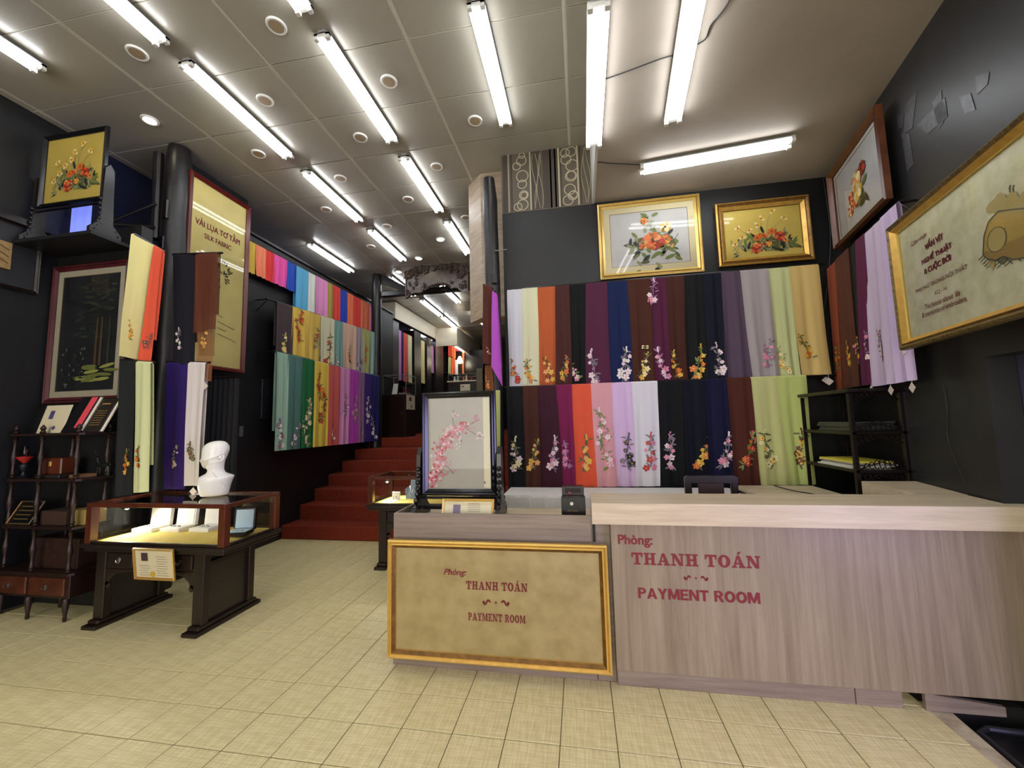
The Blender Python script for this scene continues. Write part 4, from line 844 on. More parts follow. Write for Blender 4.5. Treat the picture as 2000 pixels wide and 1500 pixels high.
# black framed boards with a small plaque on the left wall
q0, q1 = aX(74, 580, XL + .03), aX(75, 447, XL + .03)
t = thing('framed_board', 'large flat black framed board on the left wall with a tan plaque', 'board', (XL, 2.3, 2.6)); yB = q0.y
b = MB(); P = plane((XL + .01, yB - .9, q0.z + .02), (0, 1, 0), EZ, NX); frame_parts(t, P, .9, q1.z - q0.z - .02, .03, [DWOOD, BWOOD], .03, mat('charcoal_board', (40, 40, 42), .5), glass=False)
a0, a1 = aX(22, 527, XL + .04), aX(22, 474, XL + .04); b = MB(); b.bbox((XL + .016, a0.y - .16, a0.z), (XL + .034, a0.y, a1.z), .004); pl = b.obj('plaque', mat('tan_plaque', (150, 122, 74), .6, var=.2, vscale=20), t)
b = MB(); P = plane((XL + .0345, a0.y - .14, a0.z + .03), (0, 1, 0), EZ, NX)
for k in range(3): line2(b, P, [(.0, .03 + k * .06), (.06, .05 + k * .06), (.12, .02 + k * .06)], .006, .0005, 0)
b.obj('plaque_motif', mat('plaque_line', (96, 70, 40), .6), pl)
# silk fabric sign
SX = HX + .10
tl, tr, br_, bl_ = aX(369, 331, SX), aX(486, 413, SX), aX(474, 730, SX), aX(356, 494, SX)
t, P = picture('framed_sign', 'tall red-framed cream sign lettered VẢI LỤA TƠ TẰM and SILK FABRIC', Vector((SX, tl.y, br_.z)), (0, 1, 0), EZ, NX, tr.y - tl.y, tl.z - br_.z, .045, [mat('red_frame', (98, 30, 28), .25), RWOOD], mat('yellow_cream_paper', (222, 206, 128), .55, var=.06, vscale=3), 0, None, .04, 'sign')
org = Vector((SX, tl.y, br_.z))
def sx(x, y): q_ = aX(x, y, SX) - org; return q_.y, q_.z
b = MB()
a, c = sx(380, 437), sx(467, 474); lettering(b, P, 'VẢI LỤA TƠ TẰM', a[0], (a[1] + c[1]) / 2 - .03, c[0] - a[0], .12, .0085, 0, 'font', .014)
a, c = sx(398, 462), sx(450, 489); lettering(b, P, 'SILK FABRIC', a[0], (a[1] + c[1]) / 2 - .01, c[0] - a[0], .055, .0085, 0, 'font', .015)
b.obj('lettering', RED, t)
b = MB(); rng = random.Random(8); cu, cv = sx(434, 538)
for k in range(30): a = rng.uniform(0, 6.3); r = rng.uniform(0, .11); leaf(b, P, cu + math.cos(a) * r, cv + math.sin(a) * r * 1.3, .02, .010, a, .0083 + .0001 * k, 0)
for i, (yy, n_) in enumerate(((615, 5), (628, 16), (640, 8), (652, 18))):
    a = sx(424, yy); u = a[0]
    for k in range(n_): blob(b, P, u + k * .014, a[1] - k * .003, .005, .006 + .002 * (k % 2), 0, .0085, 0, 5)
b.obj('print', mat('print_grey', (86, 78, 56), .7), t)

# ================================================================ FRAMED SIGN LEANING ON THE COUNTER
FB = mat('silk_paper_tan', (170, 150, 101), .5, rgb2=(190, 171, 124), vscale=9, bump=.12, bscale=20)
LY = 2.44
c0, c1, c2 = aY(760, 1280, LY), aY(1196, 1314, LY), aY(757, 1052, LY)
Wf, Hf = c1.x - c0.x, c2.z - c0.z
t, P = picture('framed_sign', 'gold-framed tan sign reading THANH TOÁN PAYMENT ROOM on low counter front', Vector((c0.x, LY, c0.z)), EX, EZ, NB, Wf, Hf, .048, [GOLD, mat('gold_bright', (222, 184, 92), .28, metal=.4), GOLD, mat('gold_bright', ()), GOLDD, mat('gold_bright', ())], FB, 0, None, .035, 'sign')
org2 = Vector((c0.x, LY, c0.z))
def fy(x, y): q_ = aY(x, y, LY) - org2; return q_.x, q_.z
b = MB()
a, c = fy(868, 1122), fy(912, 1124); lettering(b, P, 'Phòng:', a[0], a[1] - .008, c[0] - a[0], .045, .008, 0, 'font', .03, .3); b.obj('lettering', RED, t); b = MB()
a, c = fy(911, 1149), fy(1031, 1153); lettering(b, P, 'THANH TOÁN', a[0], a[1] - .002, c[0] - a[0], .048, .008, 0, 'slab'); b.obj('lettering', RED, t); b = MB()
a = fy(969, 1176); flourish(b, P, a[0], a[1], .078, .008); b.obj('ornament', RED, t); b = MB()
a, c = fy(915, 1209), fy(1027, 1214); lettering(b, P, 'PAYMENT ROOM', a[0], a[1] - .002, c[0] - a[0], .043, .008, 0, 'slab')
b.obj('lettering', RED, t)

# ================================================================ COUNTERS
FY = 2.495
t = thing('low_counter', 'low wood-laminate counter section behind the gold-framed sign', 'counter', (-.5, 2.7, 0))
lx0, lx1, lz = -1.225, .038, .928
b = MB(); b.bbox((lx0, FY, 0), (lx1, FY + .018, lz), .002); b.obj('front_panel', LAMH, t)
b = MB(); b.bbox((lx0, FY + .018, 0), (lx0 + .018, 3.0, lz), .002); b.obj('side_panel', LAMH, t)
b = MB(); b.bbox((lx0 + .018, FY + .018, .84), (lx1, 3.0, .862), .003); b.obj('deck', LAMT, t)
b = MB(); b.bbox((lx1 - .02, FY + .018, 0), (lx1, 3.0, .84), .003); b.bbox((lx0 + .02, 2.98, 0), (lx1 - .02, 3.0, .84), .003); b.obj('back_panel', LAMH, t)
t = thing('payment_counter', 'tall wood-laminate payment counter with thick pale top', 'counter', (1.1, 2.6, 0))
px0 = .147
b = MB(); b.bbox((px0, 2.46, .085), (2.235, 2.48, .90), .002); fp = b.obj('front_panel', LAMV, t)
b = MB(); b.bbox((px0 + .004, 2.47, 0), (1.345, 2.49, .083), .002); b.bbox((1.349, 2.47, 0), (1.56, 2.49, .083), .002); b.hexa([(1.66, 2.47, .0), (2.0, 2.47, .0), (2.0, 2.49, .0), (1.66, 2.49, .0), (1.66, 2.47, .083), (2.0, 2.47, .045), (2.0, 2.49, .045), (1.66, 2.49, .083)]); b.obj('plinth_board', LAMH, t)
b = MB(); b.bbox((px0, 2.48, 0), (px0 + .018, 2.72, .9), .002); b.obj('side_panel', LAMV, t)
b = MB(); b.bbox((.042, FY + .003, 0), (px0 - .001, FY + .02, .9), .002); b.obj('filler_panel', LAMH, t)
b = MB(); b.prism([(.043, 2.405, .902), (2.225, 2.405, .902), (2.225, 2.49, .902), (2.128, 2.49, .902), (2.16, 2.735, .902), (.043, 2.735, .902)], (0, 0, .118)); b.obj('counter_top', LAMT, t)
b = MB(); b.prism([(1.95, 2.736, .93), (2.17, 2.736, .93), (2.285, 3.26, .93), (1.95, 3.26, .93)], (0, 0, .09)); b.obj('return_top', LAMT, t)
b = MB(); b.bbox((1.97, 2.72, 0), (1.99, 3.25, .93), .003); b.obj('return_panel', LAMV, t)
P = plane((px0, 2.46, 0), EX, EZ, NB)
def cy(x, y): q_ = aY(x, y, 2.46); return q_.x - px0, q_.z
b = MB()
a, c = cy(1208, 1063), cy(1274, 1066); lettering(b, P, 'Phòng:', a[0], a[1] - .014, c[0] - a[0], .068, .002, 0, 'font', .03); b.obj('lettering', mat('counter_red', (120, 26, 36), .6), fp); b = MB()
a, c = cy(1234, 1102), cy(1486, 1108); lettering(b, P, 'THANH TOÁN', a[0], a[1], c[0] - a[0], .066, .002, 0, 'slab'); b.obj('lettering', mat('counter_red', (120, 26, 36), .6), fp); b = MB()
a = cy(1359, 1129); flourish(b, P, a[0], a[1], .062); b.obj('ornament', mat('counter_red', (120, 26, 36), .6), fp); b = MB()
a, c = cy(1247, 1168), cy(1485, 1178); lettering(b, P, 'PAYMENT ROOM', a[0], a[1], c[0] - a[0], .058, .002, 0, 'sans')
b.obj('lettering', mat('counter_red', (120, 26, 36), .6), fp)
# desk behind the counter
t = thing('inner_desk', 'low wood-laminate desk behind the payment counter by the rack', 'desk', (1.6, 3.6, 0))
b = MB(); b.bbox((1.33, 3.28, .86), (1.93, 3.86, .895), .003); b.obj('desk_top', LAMT, t)
b = MB(); b.bbox((1.35, 3.3, 0), (1.37, 3.84, .86), .003); b.bbox((1.89, 3.3, 0), (1.91, 3.84, .86), .003); b.bbox((1.37, 3.8, .3), (1.89, 3.82, .86), .003); b.obj('desk_panel', LAMV, t)
# white-draped table
t = thing('draped_table', 'table under a white cloth against the back wall scarves', 'table', (.3, 3.7, 0))
b = MB()
for x in (-.66, 1.2):
    for y in (3.56, 3.86): b.bbox((x, y, 0), (x + .05, y + .05, .82), .003)
b.bbox((-.68, 3.54, .82), (1.27, 3.93, .845), .003); b.obj('table_frame', DWOOD, t)
b = MB(); tx0, tx1, ty0, ty1 = -.70, 1.29, 3.52, 3.94; n_ = 60; vs = []; fs = []
per = []
for k in range(n_ + 1):
    u = k / n_; per.append((tx0 + (tx1 - tx0) * u, ty0))
side = [(tx0, ty1 - (ty1 - ty0) * k / 12) for k in range(12)]; path = side + per + [(tx1, ty0 + (ty1 - ty0) * (k + 1) / 12) for k in range(12)]
for i, z in enumerate((.86, .84, .6, .3, .05)):
    for k, (x, y) in enumerate(path):
        a = (0, .003, .008, .014, .02)[i] * (math.sin(k * 1.3) + .6 * math.sin(k * 2.9)) + (0, .006, .012, .02, .03)[i]
        nx_, ny_ = (-1, 0) if k < 12 else ((0, -1) if k < 12 + n_ + 1 else (1, 0)); vs.append((x + nx_ * a, y + ny_ * a, z))
np_ = len(path)
for i in range(4):
    for k in range(np_ - 1): fs.append((i * np_ + k, i * np_ + k + 1, (i + 1) * np_ + k + 1, (i + 1) * np_ + k))
fs.append(tuple(range(np_))); b.add(vs, fs); b.obj('tablecloth', WCLOTH, t)
# chair behind the counter
t = thing('armchair', 'dark wooden chair back showing behind the payment counter', 'chair', (.9, 3.0, 0))
a, c = aY(1336, 929, 3.1), aY(1439, 929, 3.1); x0, x1, zt = a.x, c.x, a.z
for x in (x0, x1 - .045): b = MB(); b.bbox((x, 3.08, 0), (x + .045, 3.12, zt - .045), .006); b.obj('back_post', DWOOD, t)
b = MB(); b.prism([(x0, 3.08, zt - .05), (x0, 3.08, zt - .012), (x0 + .02, 3.08, zt), (x1 - .02, 3.08, zt), (x1, 3.08, zt - .012), (x1, 3.08, zt - .05)], (0, .04, 0)); b.obj('top_rail', DWOOD, t)
b = MB(); xm = (x0 + x1) / 2; b.bbox((xm - .085, 3.09, .45), (xm + .085, 3.11, zt - .05), .004); b.obj('splat', mat('splat_wood', (58, 40, 30), .35), t)
b = MB(); b.bbox((x0 - .02, 2.78, .43), (x1 + .02, 3.14, .47), .01); b.obj('seat', DWOOD, t)
for x in (x0, x1 - .04): b = MB(); b.bbox((x, 2.8, 0), (x + .04, 2.84, .43), .005); b.obj('leg', DWOOD, t)
b = MB(); b.bbox((x0, 2.81, .14), (x1, 2.83, .17), .004); b.bbox((x0 + .01, 2.84, .18), (x0 + .03, 3.08, .21), .004); b.bbox((x1 - .03, 2.84, .18), (x1 - .01, 3.08, .21), .004); b.obj('stretcher', DWOOD, t)
# black boxes on the low counter
BB = mat('black_card', (16, 15, 16), .3)
t = thing('gift_box', 'small black box with round pale emblem at the counter junction', 'box', (-.06, 2.62, .862))
a, c = aY(1097, 1003, 2.6), aY(1143, 973, 2.6); b = MB(); b.bbox((a.x, 2.6, .862), (c.x, 2.68, c.z), .002); b.obj('carton', BB, t)
P = plane((a.x, 2.6, .862), EX, EZ, NB); b = MB(); hh = c.z - .862; blob(b, P, .065, hh - .035, .011, .011, 0, .001, 0, 14); b.obj('emblem', WHITE, t)
b = MB(); lettering(b, P, 'XQ SILK', .035, hh - .085, .07, .012, .001); b.obj('lettering', mat('faint_gold', (120, 100, 60), .4), t); b = MB(); lettering(b, P, 'Vietnam', .05, hh - .125, .035, .008, .001); b.obj('lettering', mat('faint_gold', (120, 100, 60), .4), t)
t = thing('gift_box', 'black windowed box standing just behind the emblem box', 'box', (-.07, 2.7, .862))
a, c = aY(1098, 975, 2.70), aY(1140, 950, 2.70); b = MB(); b.bbox((a.x, 2.70, .862), (c.x, 2.77, c.z), .002); b.obj('carton', BB, t)
b = MB(); b.bbox((a.x + .02, 2.697, c.z - .075), (c.x - .02, 2.70, c.z - .012), .001); b.obj('window', mat('dark_window', (52, 42, 42), .1), t)
b = MB(); b.ball((a.x + .05, 2.694, c.z - .045), .012, 6, 0, (1, .3, 1)); b.obj('window_item', mat('dark_rose', (120, 50, 56), .4), t)
# leaning certificate
t = thing('framed_certificate', 'gold-framed certificate leaning in front of the blossom screen', 'certificate', (-.75, 2.62, .862))
a, c = aY(866, 975, 2.64), aY(966, 974, 2.64); P = plane((a.x, 2.60, .863), EX, (0, .25, 1), (0, -1, .25)); wd_ = c.x - a.x; ht_ = (c.z - .863) * 1.02
frame_parts(t, P, wd_, ht_, .018, [GOLDL, GOLD], .014, PAPER, gdepth=.002)
b = MB(); P2 = P; b.add([P(wd_ * .22, ht_ * .2, .0085), P(wd_ * .36, ht_ * .2, .0085), P(wd_ * .36, ht_ * .72, .0085), P(wd_ * .22, ht_ * .72, .0085)], [(0, 1, 2, 3)], 0)
b.obj('stamp', mat('violet_stamp', (92, 60, 120), .6), t)
b = MB()
for k in range(5): b.add([P(wd_ * .5, ht_ * (.4 + .09 * k), .0085), P(wd_ * .74, ht_ * (.4 + .09 * k), .0085), P(wd_ * .74, ht_ * (.4 + .09 * k) + .002, .0085), P(wd_ * .5, ht_ * (.4 + .09 * k) + .002, .0085)], [(0, 1, 2, 3)])
b.obj('print', INK, t)

# ================================================================ TABLE SCREENS
def screen(label, x0, x1, z0, z1, Y, base, panelm, seed, blossom, fdepth=.16, rot=0., fw=.05):
    cx = (x0 + x1) / 2; t = thing('table_screen', label, 'screen', (cx, Y, base))
    P = plane((x0, Y, z0), EX, EZ, NB); frame_parts(t, P, x1 - x0, z1 - z0, fw, [LACQ, LACQ], .03, panelm, glass=True)
    for x in (x0 + .0, x1 - .0):
        b = MB(); s_ = -1 if x < cx else 1; xa, xb = (x - .035, x - .005) if s_ < 0 else (x + .005, x + .035)
        b.prism([(xa, Y - fdepth, base), (xa, Y + fdepth, base), (xa, Y + fdepth, base + .04), (xa, Y + .05, base + .12), (xa, Y + .035, z0 + .28), (xa, Y - .0, z0 + .33), (xa, Y - .035, z0 + .28), (xa, Y - .05, base + .12), (xa, Y - fdepth, base + .04)], (xb - xa, 0, 0))
        b.obj('side_stand', BWOOD, t)
    rng = random.Random(seed)
    for x in (x0 - .02, x1 + .02):
        b = MB()
        for sg in (-1, 1):
            for k in range(7): b.ball((x, Y + sg * (fdepth * .75 - k * .018), base + .035 + k * .04), .022 - .0012 * k, 7, 0, (.9, 1, 1.1))
        for k in range(6): b.ball((x, Y - .045, base + .1 + k * .045), .018, 7)
        b.obj('carved_bracket', LACQ, t, smooth=True)
    b = MB(); b.bbox((x0, Y - .012, z0 - .028), (x1, Y + .012, z0 - .012), .004); b.bbox((x0, Y - .012, base + .045), (x1, Y + .012, base + .07), .004); b.obj('stretcher', LACQ, t)
    b = MB(); blossom(b, P, x1 - x0, z1 - z0, random.Random(seed)); b.obj('embroidery', EL, t)
    return t
def cherry(b, P, Wp, Hp, rng):
    trunk = [(.09, .12), (.2, .2), (.21, .32), (.24, .46), (.33, .55), (.45, .62), (.62, .66), (.76, .72)]
    tr = [(u * Wp, v * Hp) for u, v in trunk]; line2(b, P, tr[:4], .007, .0085, E_['brown']); line2(b, P, tr[3:], .003, .0085, E_['brown'])
    for br in ([(.45, .62), (.42, .72), (.43, .82)], [(.24, .46), (.23, .56)], [(.6, .64), (.72, .58), (.84, .54)], [(.25, .4), (.38, .46)], [(.22, .3), (.36, .26), (.42, .2)], [(.5, .6), (.54, .5)]): line2(b, P, [(u * Wp, v * Hp) for u, v in br], .0018, .0085, E_['brown'])
    for k in range(300):
        i = rng.randrange(6); a, c = tr[i], tr[i + 1]; s = rng.random(); d_ = .038 if i != 3 else .045
        u, v = a[0] + (c[0] - a[0]) * s + rng.gauss(0, d_ * .7), a[1] + (c[1] - a[1]) * s + rng.gauss(0, d_ * .6)
        if .07 * Wp < u < .93 * Wp and v > .08 * Hp: flower(b, P, u, v, rng.uniform(.006, .0135), .0092 + .00001 * k, E_[('pink', 'pink', 'pale', 'red')[k % 4]], E_['red'], rng, 5)
    for k in range(40):
        u, v = [(.36, .27), (.42, .8), (.8, .56), (.74, .72), (.52, .5), (.13, .14)][k % 6]; flower(b, P, u * Wp + rng.gauss(0, .02), v * Hp + rng.gauss(0, .022), .008, .0118, E_['pink' if k % 6 in (0, 3, 5) else 'pale'], E_['mauve'], rng, 5)
    line2(b, P, [(.83 * Wp, .13 * Hp), (.845 * Wp, .11 * Hp)], .006, .0085, E_['grey'])
SILKP = mat('grey_white_silk', (172, 167, 160), .45, var=.04)
a, c, e_ = aY(826, 768, 2.72), aY(968, 768, 2.72), aY(826, 966, 2.72)
t = screen('black lacquer table screen with pink plum blossom embroidery on low counter', a.x, c.x, e_.z, a.z, 2.72, .862, SILKP, 17, cherry, fdepth=.15, fw=.042)
P = plane((a.x, 2.72, e_.z), EX, EZ, NB); b = MB(); w_, h_ = c.x - a.x, a.z - e_.z; b.add([P(w_ * .83, .05, .0075), P(w_ * .915, .05, .0075), P(w_ * .915, h_ - .05, .0075), P(w_ * .83, h_ - .05, .0075)], [(0, 1, 2, 3)]); b.obj('side_strip', mat('strip_cream', (222, 216, 190), .6), t)
def pop2(b, P, Wp, Hp, rng): poppies(b, P, Wp, Hp, rng, 1.0)
YS = 2.74; a, c = aY(92, 268, YS), aY(216, 251, YS); z1 = (a.z + c.z) / 2; z0 = (aY(92, 412, YS).z + aY(214, 384, YS).z) / 2
t = screen('carved black table screen of poppies on gold silk atop the partition', max(a.x, XL + .05), c.x, z0, z1, YS, 3.227, mat('old_gold_silk', (190, 168, 80), .5, var=.1, vscale=2), 5, pop2, fdepth=.12, fw=.04)
b = MB(); vs = []; fs = []
for i in range(2):
    for k in range(13): vs.append((-4.885 + .24 * k / 12, 2.985 + .012 * math.sin(k * 1.1), 3.425 + .30 * i))
for k in range(12): fs.append((k, k + 1, k + 14, k + 13))
b.add(vs, fs); t = thing('curtain', 'small self-glowing blue curtain seen under the gold poppy screen', 'curtain', (-4.77, 2.985, 3.425)); b.obj('drape', mat('glowing_blue_cloth', (120, 134, 232), .8, emit=.45), t)  # emission in the cloth stands in for light from behind
b = MB(); b.tube([(XL, 2.985, 3.73), (-4.62, 2.985, 3.73)], .008, 6); b.obj('curtain_rod', BWOOD, t)
b = MB(); vs = []; fs = []
xa, xb = aY(408, 850, 3.45).x, aY(466, 850, 3.45).x; zt = aY(430, 740, 3.45).z
for i in range(5):
    for k in range(41): vs.append((xa + (xb - xa) * k / 40, 3.45 + .025 * math.sin(k * .9) * (.4 + .15 * i), zt * (1 - i / 4) + .01))
for i in range(4):
    for k in range(40): a_ = i * 41 + k; fs.append((a_, a_ + 1, a_ + 42, a_ + 41))
b.add(vs, fs); t = thing('curtain', 'long black curtain hanging behind the mannequin bust', 'curtain', ((xa + xb) / 2, 3.45, 0)); b.obj('drape', mat('black_drape', (26, 26, 26), .9), t, smooth=True)
b = MB(); b.tube([(xa - .1, 3.45, zt + .01), (xb + .02, 3.45, zt + .01)], .012, 6); b.obj('curtain_rod', BWOOD, t)
p, q = aX(509, 818, HX + .02), aX(528, 742, HX + .02); b = MB(); b.bbox((HX, p.y, p.z), (HX + .03, q.y, q.z), .005); o = b.obj('wall_panel', mat('panel_charcoal', (34, 34, 36), .4), loc=(HX, p.y, p.z)); tag(o, 'narrow charcoal panel on the black wall left of the sage scarf', 'panel')
p, q = aX(469, 853, HX + .02), aX(477, 832, HX + .02); t = thing('light_switch', 'grey light switch low on the black wall right of the bust', 'switch', (HX, p.y, p.z)); b = MB(); b.bbox((HX, p.y, p.z), (HX + .012, q.y, q.z), .003); b.obj('plate', mat('switch_grey', (90, 88, 84), .5), t)
b = MB(); b.bbox((HX + .012, p.y + .02, p.z + .04), (HX + .018, q.y - .02, q.z - .04), .002); b.obj('rocker', mat('switch_rocker', (110, 108, 104), .4), t)

# ================================================================ DISPLAY CASES
CLOTHY = mat('yellow_velvet', (212, 186, 88), .8, bump=.4, bscale=60)
def case(label, x0, x1, y0, y1, tz, gz, lamp, wood, feetx, drawers, panels=True):
    xm, ym = (x0 + x1) / 2, (y0 + y1) / 2
    t = thing('display_table', label + ', its black carved table base', 'table', (xm, ym, 0))
    fx0, fx1 = feetx
    b = MB(); b.bbox((x0 - .02, y0 - .02, tz - .025), (x1 + .02, y1 + .02, tz), .006); b.bbox((x0 + .0, y0, tz - .055), (x1 - .0, y1, tz - .025), .004); b.obj('table_top', DWOOD, t)
    ly0, ly1 = y0 + .05, y1 - .02
    for x in (fx0, fx1 - .09):
        b = MB(); b.bbox((x - .02, ly0 - .06, 0), (x + .11, ly1 + .06, .03), .006); b.bbox((x - .005, ly0 - .03, .03), (x + .095, ly1 + .03, .06), .008); b.obj('foot', DWOOD, t)
        for y in (ly0, ly1 - .06): b = MB(); b.bbox((x, y, .06), (x + .09, y + .06, tz - .055), .005); b.obj('leg', DWOOD, t)
        if panels:
            b = MB(); b.bbox((x + .03, ly0 + .06, .06), (x + .06, ly1 - .06, tz - .17), .003); b.obj('side_panel', mat('panel_dark', (44, 38, 28), .35), t)
            b = MB(); b.bbox((x + .02, ly0 + .06, tz - .17), (x + .07, ly1 - .06, tz - .14), .003); b.obj('side_rail', DWOOD, t)
    b = MB(); b.bbox((fx0 + .09, ly0 + .01, tz - .20), (fx1 - .09, ly0 + .03, tz - .055), .003); b.obj('apron', DWOOD, t); b = MB(); b.bbox((fx0 + .09, ly1 - .03, tz - .2), (fx1 - .09, ly1 - .01, tz - .055), .003); b.obj('apron', DWOOD, t)
    dw = (fx1 - fx0 - .18) / drawers
    for k in range(drawers):
        xa = fx0 + .09 + dw * k + .015; b = MB(); b.bbox((xa, ly0 - .004, tz - .185), (xa + dw - .03, ly0 + .012, tz - .075), .006); dr = b.obj('drawer', DWOOD, t)
        b = MB(); cxk = xa + dw / 2 - .015; b.lathe([(.02, 0), (.02, -.004), (.008, -.008)], (cxk, ly0 - .004, tz - .125), 10, ax=1); pts = [(cxk + .02 * math.cos(a_), ly0 - .014, tz - .128 + .022 * math.sin(a_)) for a_ in [math.pi + k2 * math.pi / 6 for k2 in range(7)]]; b.tube(pts, .003, 5); b.obj('handle', METAL, dr)
    b = MB()                                             # scalloped valance between the legs
    for sgn, xs in ((1, fx0 + .09), (-1, fx1 - .09)):
        b.prism([(xs, ly0 + .008, tz - .2), (xs + sgn * .26, ly0 + .008, tz - .2), (xs + sgn * .24, ly0 + .008, tz - .215), (xs + sgn * .17, ly0 + .008, tz - .222), (xs + sgn * .10, ly0 + .008, tz - .235), (xs + sgn * .05, ly0 + .008, tz - .27), (xs + sgn * .03, ly0 + .008, tz - .31), (xs, ly0 + .008, tz - .33)][::sgn], (0, .014, 0))
        b.lathe([(.025, 0), (.025, .014)], (xs + sgn * .02, ly0 + .008, tz - .32), 10, ax=1)
    b.obj('carved_valance', DWOOD, t)
    # glass case standing on the table
    t2 = thing('glass_display_case', label, 'display case', (xm, ym, tz))
    pw = .055
    for x in (x0, x1 - pw):
        for y in (y0, y1 - pw): b = MB(); b.bbox((x, y, tz), (x + pw, y + pw, gz - .02), .003); b.obj('post', wood, t2)
    b = MB(); b.bbox((x0, y0, gz - .02), (x1, y0 + .03, gz + .012), .003); b.bbox((x0, y1 - .03, gz - .02), (x1, y1, gz + .012), .003); b.bbox((x0, y0 + .03, gz - .02), (x0 + .03, y1 - .03, gz + .012), .003); b.bbox((x1 - .03, y0 + .03, gz - .02), (x1, y1 - .03, gz + .012), .003); b.obj('top_frame', wood, t2)
    b = MB(); b.bbox((x0 + pw, y0, tz), (x1 - pw, y0 + .02, tz + .02), .003); b.bbox((x0 + pw, y1 - .02, tz), (x1 - pw, y1, tz + .02), .003); b.bbox((x0, y0 + pw, tz), (x0 + .02, y1 - pw, tz + .02), .003); b.bbox((x1 - .02, y0 + pw, tz), (x1, y1 - pw, tz + .02), .003); b.obj('bottom_rail', DWOOD, t2)
    for bx in (((x0 + pw, y0 + .01, tz + .02), (x1 - pw, y0 + .013, gz - .02)), ((x0 + pw, y1 - .013, tz + .02), (x1 - pw, y1 - .01, gz - .02)), ((x0 + .01, y0 + pw, tz + .02), (x0 + .013, y1 - pw, gz - .02)), ((x1 - .013, y0 + pw, tz + .02), (x1 - .01, y1 - pw, gz - .02)), ((x0 + .03, y0 + .03, gz + .003), (x1 - .03, y1 - .03, gz + .007))):
        b = MB(); (xa, ya, za), (xb, yb, zb) = bx; dx, dy, dz = xb - xa, yb - ya, zb - za
        if dz < .01: q = [(xa, ya, zb), (xb, ya, zb), (xb, yb, zb), (xa, yb, zb)]
        elif dx < .01: q = [(xa, ya, za), (xa, yb, za), (xa, yb, zb), (xa, ya, zb)]
        else: q = [(xa, ya, za), (xb, ya, za), (xb, ya, zb), (xa, ya, zb)]
        b.add(q, [(0, 1, 2, 3)]); b.obj('glass_pane', GLASS, t2)
    b = MB(); vs = []; fs = []; nx_, ny_ = 16, 8
    for j in range(ny_ + 1):
        for i in range(nx_ + 1):
            u, v = i / nx_, j / ny_; ed = min(u, 1 - u, v, 1 - v); vs.append((x0 + .022 + (x1 - x0 - .044) * u, y0 + .022 + (y1 - y0 - .044) * v, tz + .006 + min(ed * .2, .02) + .002 * math.sin(i * 2.1 + j)))
    for j in range(ny_):
        for i in range(nx_): a_ = j * (nx_ + 1) + i; fs.append((a_, a_ + 1, a_ + nx_ + 2, a_ + nx_ + 1))
    b.add(vs, fs); o = b.obj('cloth_lining', CLOTHY, loc=(xm, ym, tz), smooth=True); tag(o, 'yellow cloth lining the ' + lamp, 'cloth')
    if lamp:
        lx, lyy, lzz = x0 + .12, y0 + .2, gz - .05
        l = thing('clip_lamp', 'small bright spot lamp inside the %s' % lamp, 'lamp', (lx, lyy, gz - .02))
        b = MB(); b.lathe([(.012, .02), (.022, -.012), (.034, -.02)], (lx, lyy, lzz), 12); b.obj('lamp_shade', METAL, l)
        b = MB(); b.ball((lx, lyy, lzz - .016), .016, 8); b.obj('bulb', LAMP, l)
        pl_ = bpy.data.lights.new('case_light', 'SPOT'); pl_.energy = 7; pl_.color = (1, .97, .85); pl_.shadow_soft_size = .02; pl_.spot_size = math.radians(150); pl_.spot_blend = .6
        po = bpy.data.objects.new('case_light', pl_); COL.objects.link(po); po.parent = l; po.location = (0.0, 0, -.065); po.rotation_euler = (0, math.radians(-50), 0)
    return t, t2
case('red-brown wood glass display case under the mannequin bust', -3.86, -2.60, 2.60, 3.15, .635, .935, 'case under the bust', RWOOD, (-3.80, -2.81), 3)
case('red-brown wood glass display case at the foot of the stairs', -2.26, -1.05, 4.0, 4.50, .66, .945, 'case at the stair foot', RWOOD, (-2.16, -1.15), 3, panels=False)
VEL = mat('white_velvet', (226, 224, 214), .8); SILV = mat('silver', (190, 190, 195), .25, metal=.9)
def jewel_box(x, y, z, s, rot, label, base, inner, liner_dark=False):
    t = thing('jewellery_box', label, 'box', (x, y, z), 'open jewellery boxes in the front display case'); t.rotation_euler = (0, 0, rot)
    b = MB(); b.bbox((-s, -s * .8, 0), (s, s * .8, .03), .003); b.obj('tray', base, t, local=True)
    b = MB(); b.box((-s * .88, -s * .7, .03), (s * .88, s * .7, .032)); b.obj('tray_pad', inner, t, local=True)
    b = MB(); b.hexa([(-s, s * .8, .02), (s, s * .8, .02), (s, s * .8 + .03, .02), (-s, s * .8 + .03, .02), (-s, s * .8 + .015, .19), (s, s * .8 + .015, .19), (s, s * .8 + .045, .19), (-s, s * .8 + .045, .19)]); b.obj('lid', base, t, local=True)
    b = MB(); b.hexa([(-s * .85, s * .8 - .0025, .035), (s * .85, s * .8 - .0025, .035), (s * .85, s * .8 + .002, .035), (-s * .85, s * .8 + .002, .035), (-s * .85, s * .8 + .0115, .178), (s * .85, s * .8 + .0115, .178), (s * .85, s * .8 + .017, .178), (-s * .85, s * .8 + .017, .178)]); b.obj('lid_lining', inner, t, local=True)
    b = MB()
    for k in range(7): b.ball((-s * .5 + k * s * .16, -.01 + .01 * math.sin(k * 2), .037), .007, 6)
    b.obj('jewellery', SILV, t, local=True)
zc = .66
p = [aZ(530 / 4.412 + 160, 520 / 4.412 + 920, zc), aZ(780 / 4.412 + 160, 520 / 4.412 + 920, zc), aZ(1030 / 4.412 + 160, 520 / 4.412 + 920, zc), aZ(1440 / 4.412 + 160, 510 / 4.412 + 920, zc)]
jewel_box(p[0].x + .02, p[0].y + .04, zc, .095, .04, 'white open jewellery box, leftmost in the display case', VEL, VEL)
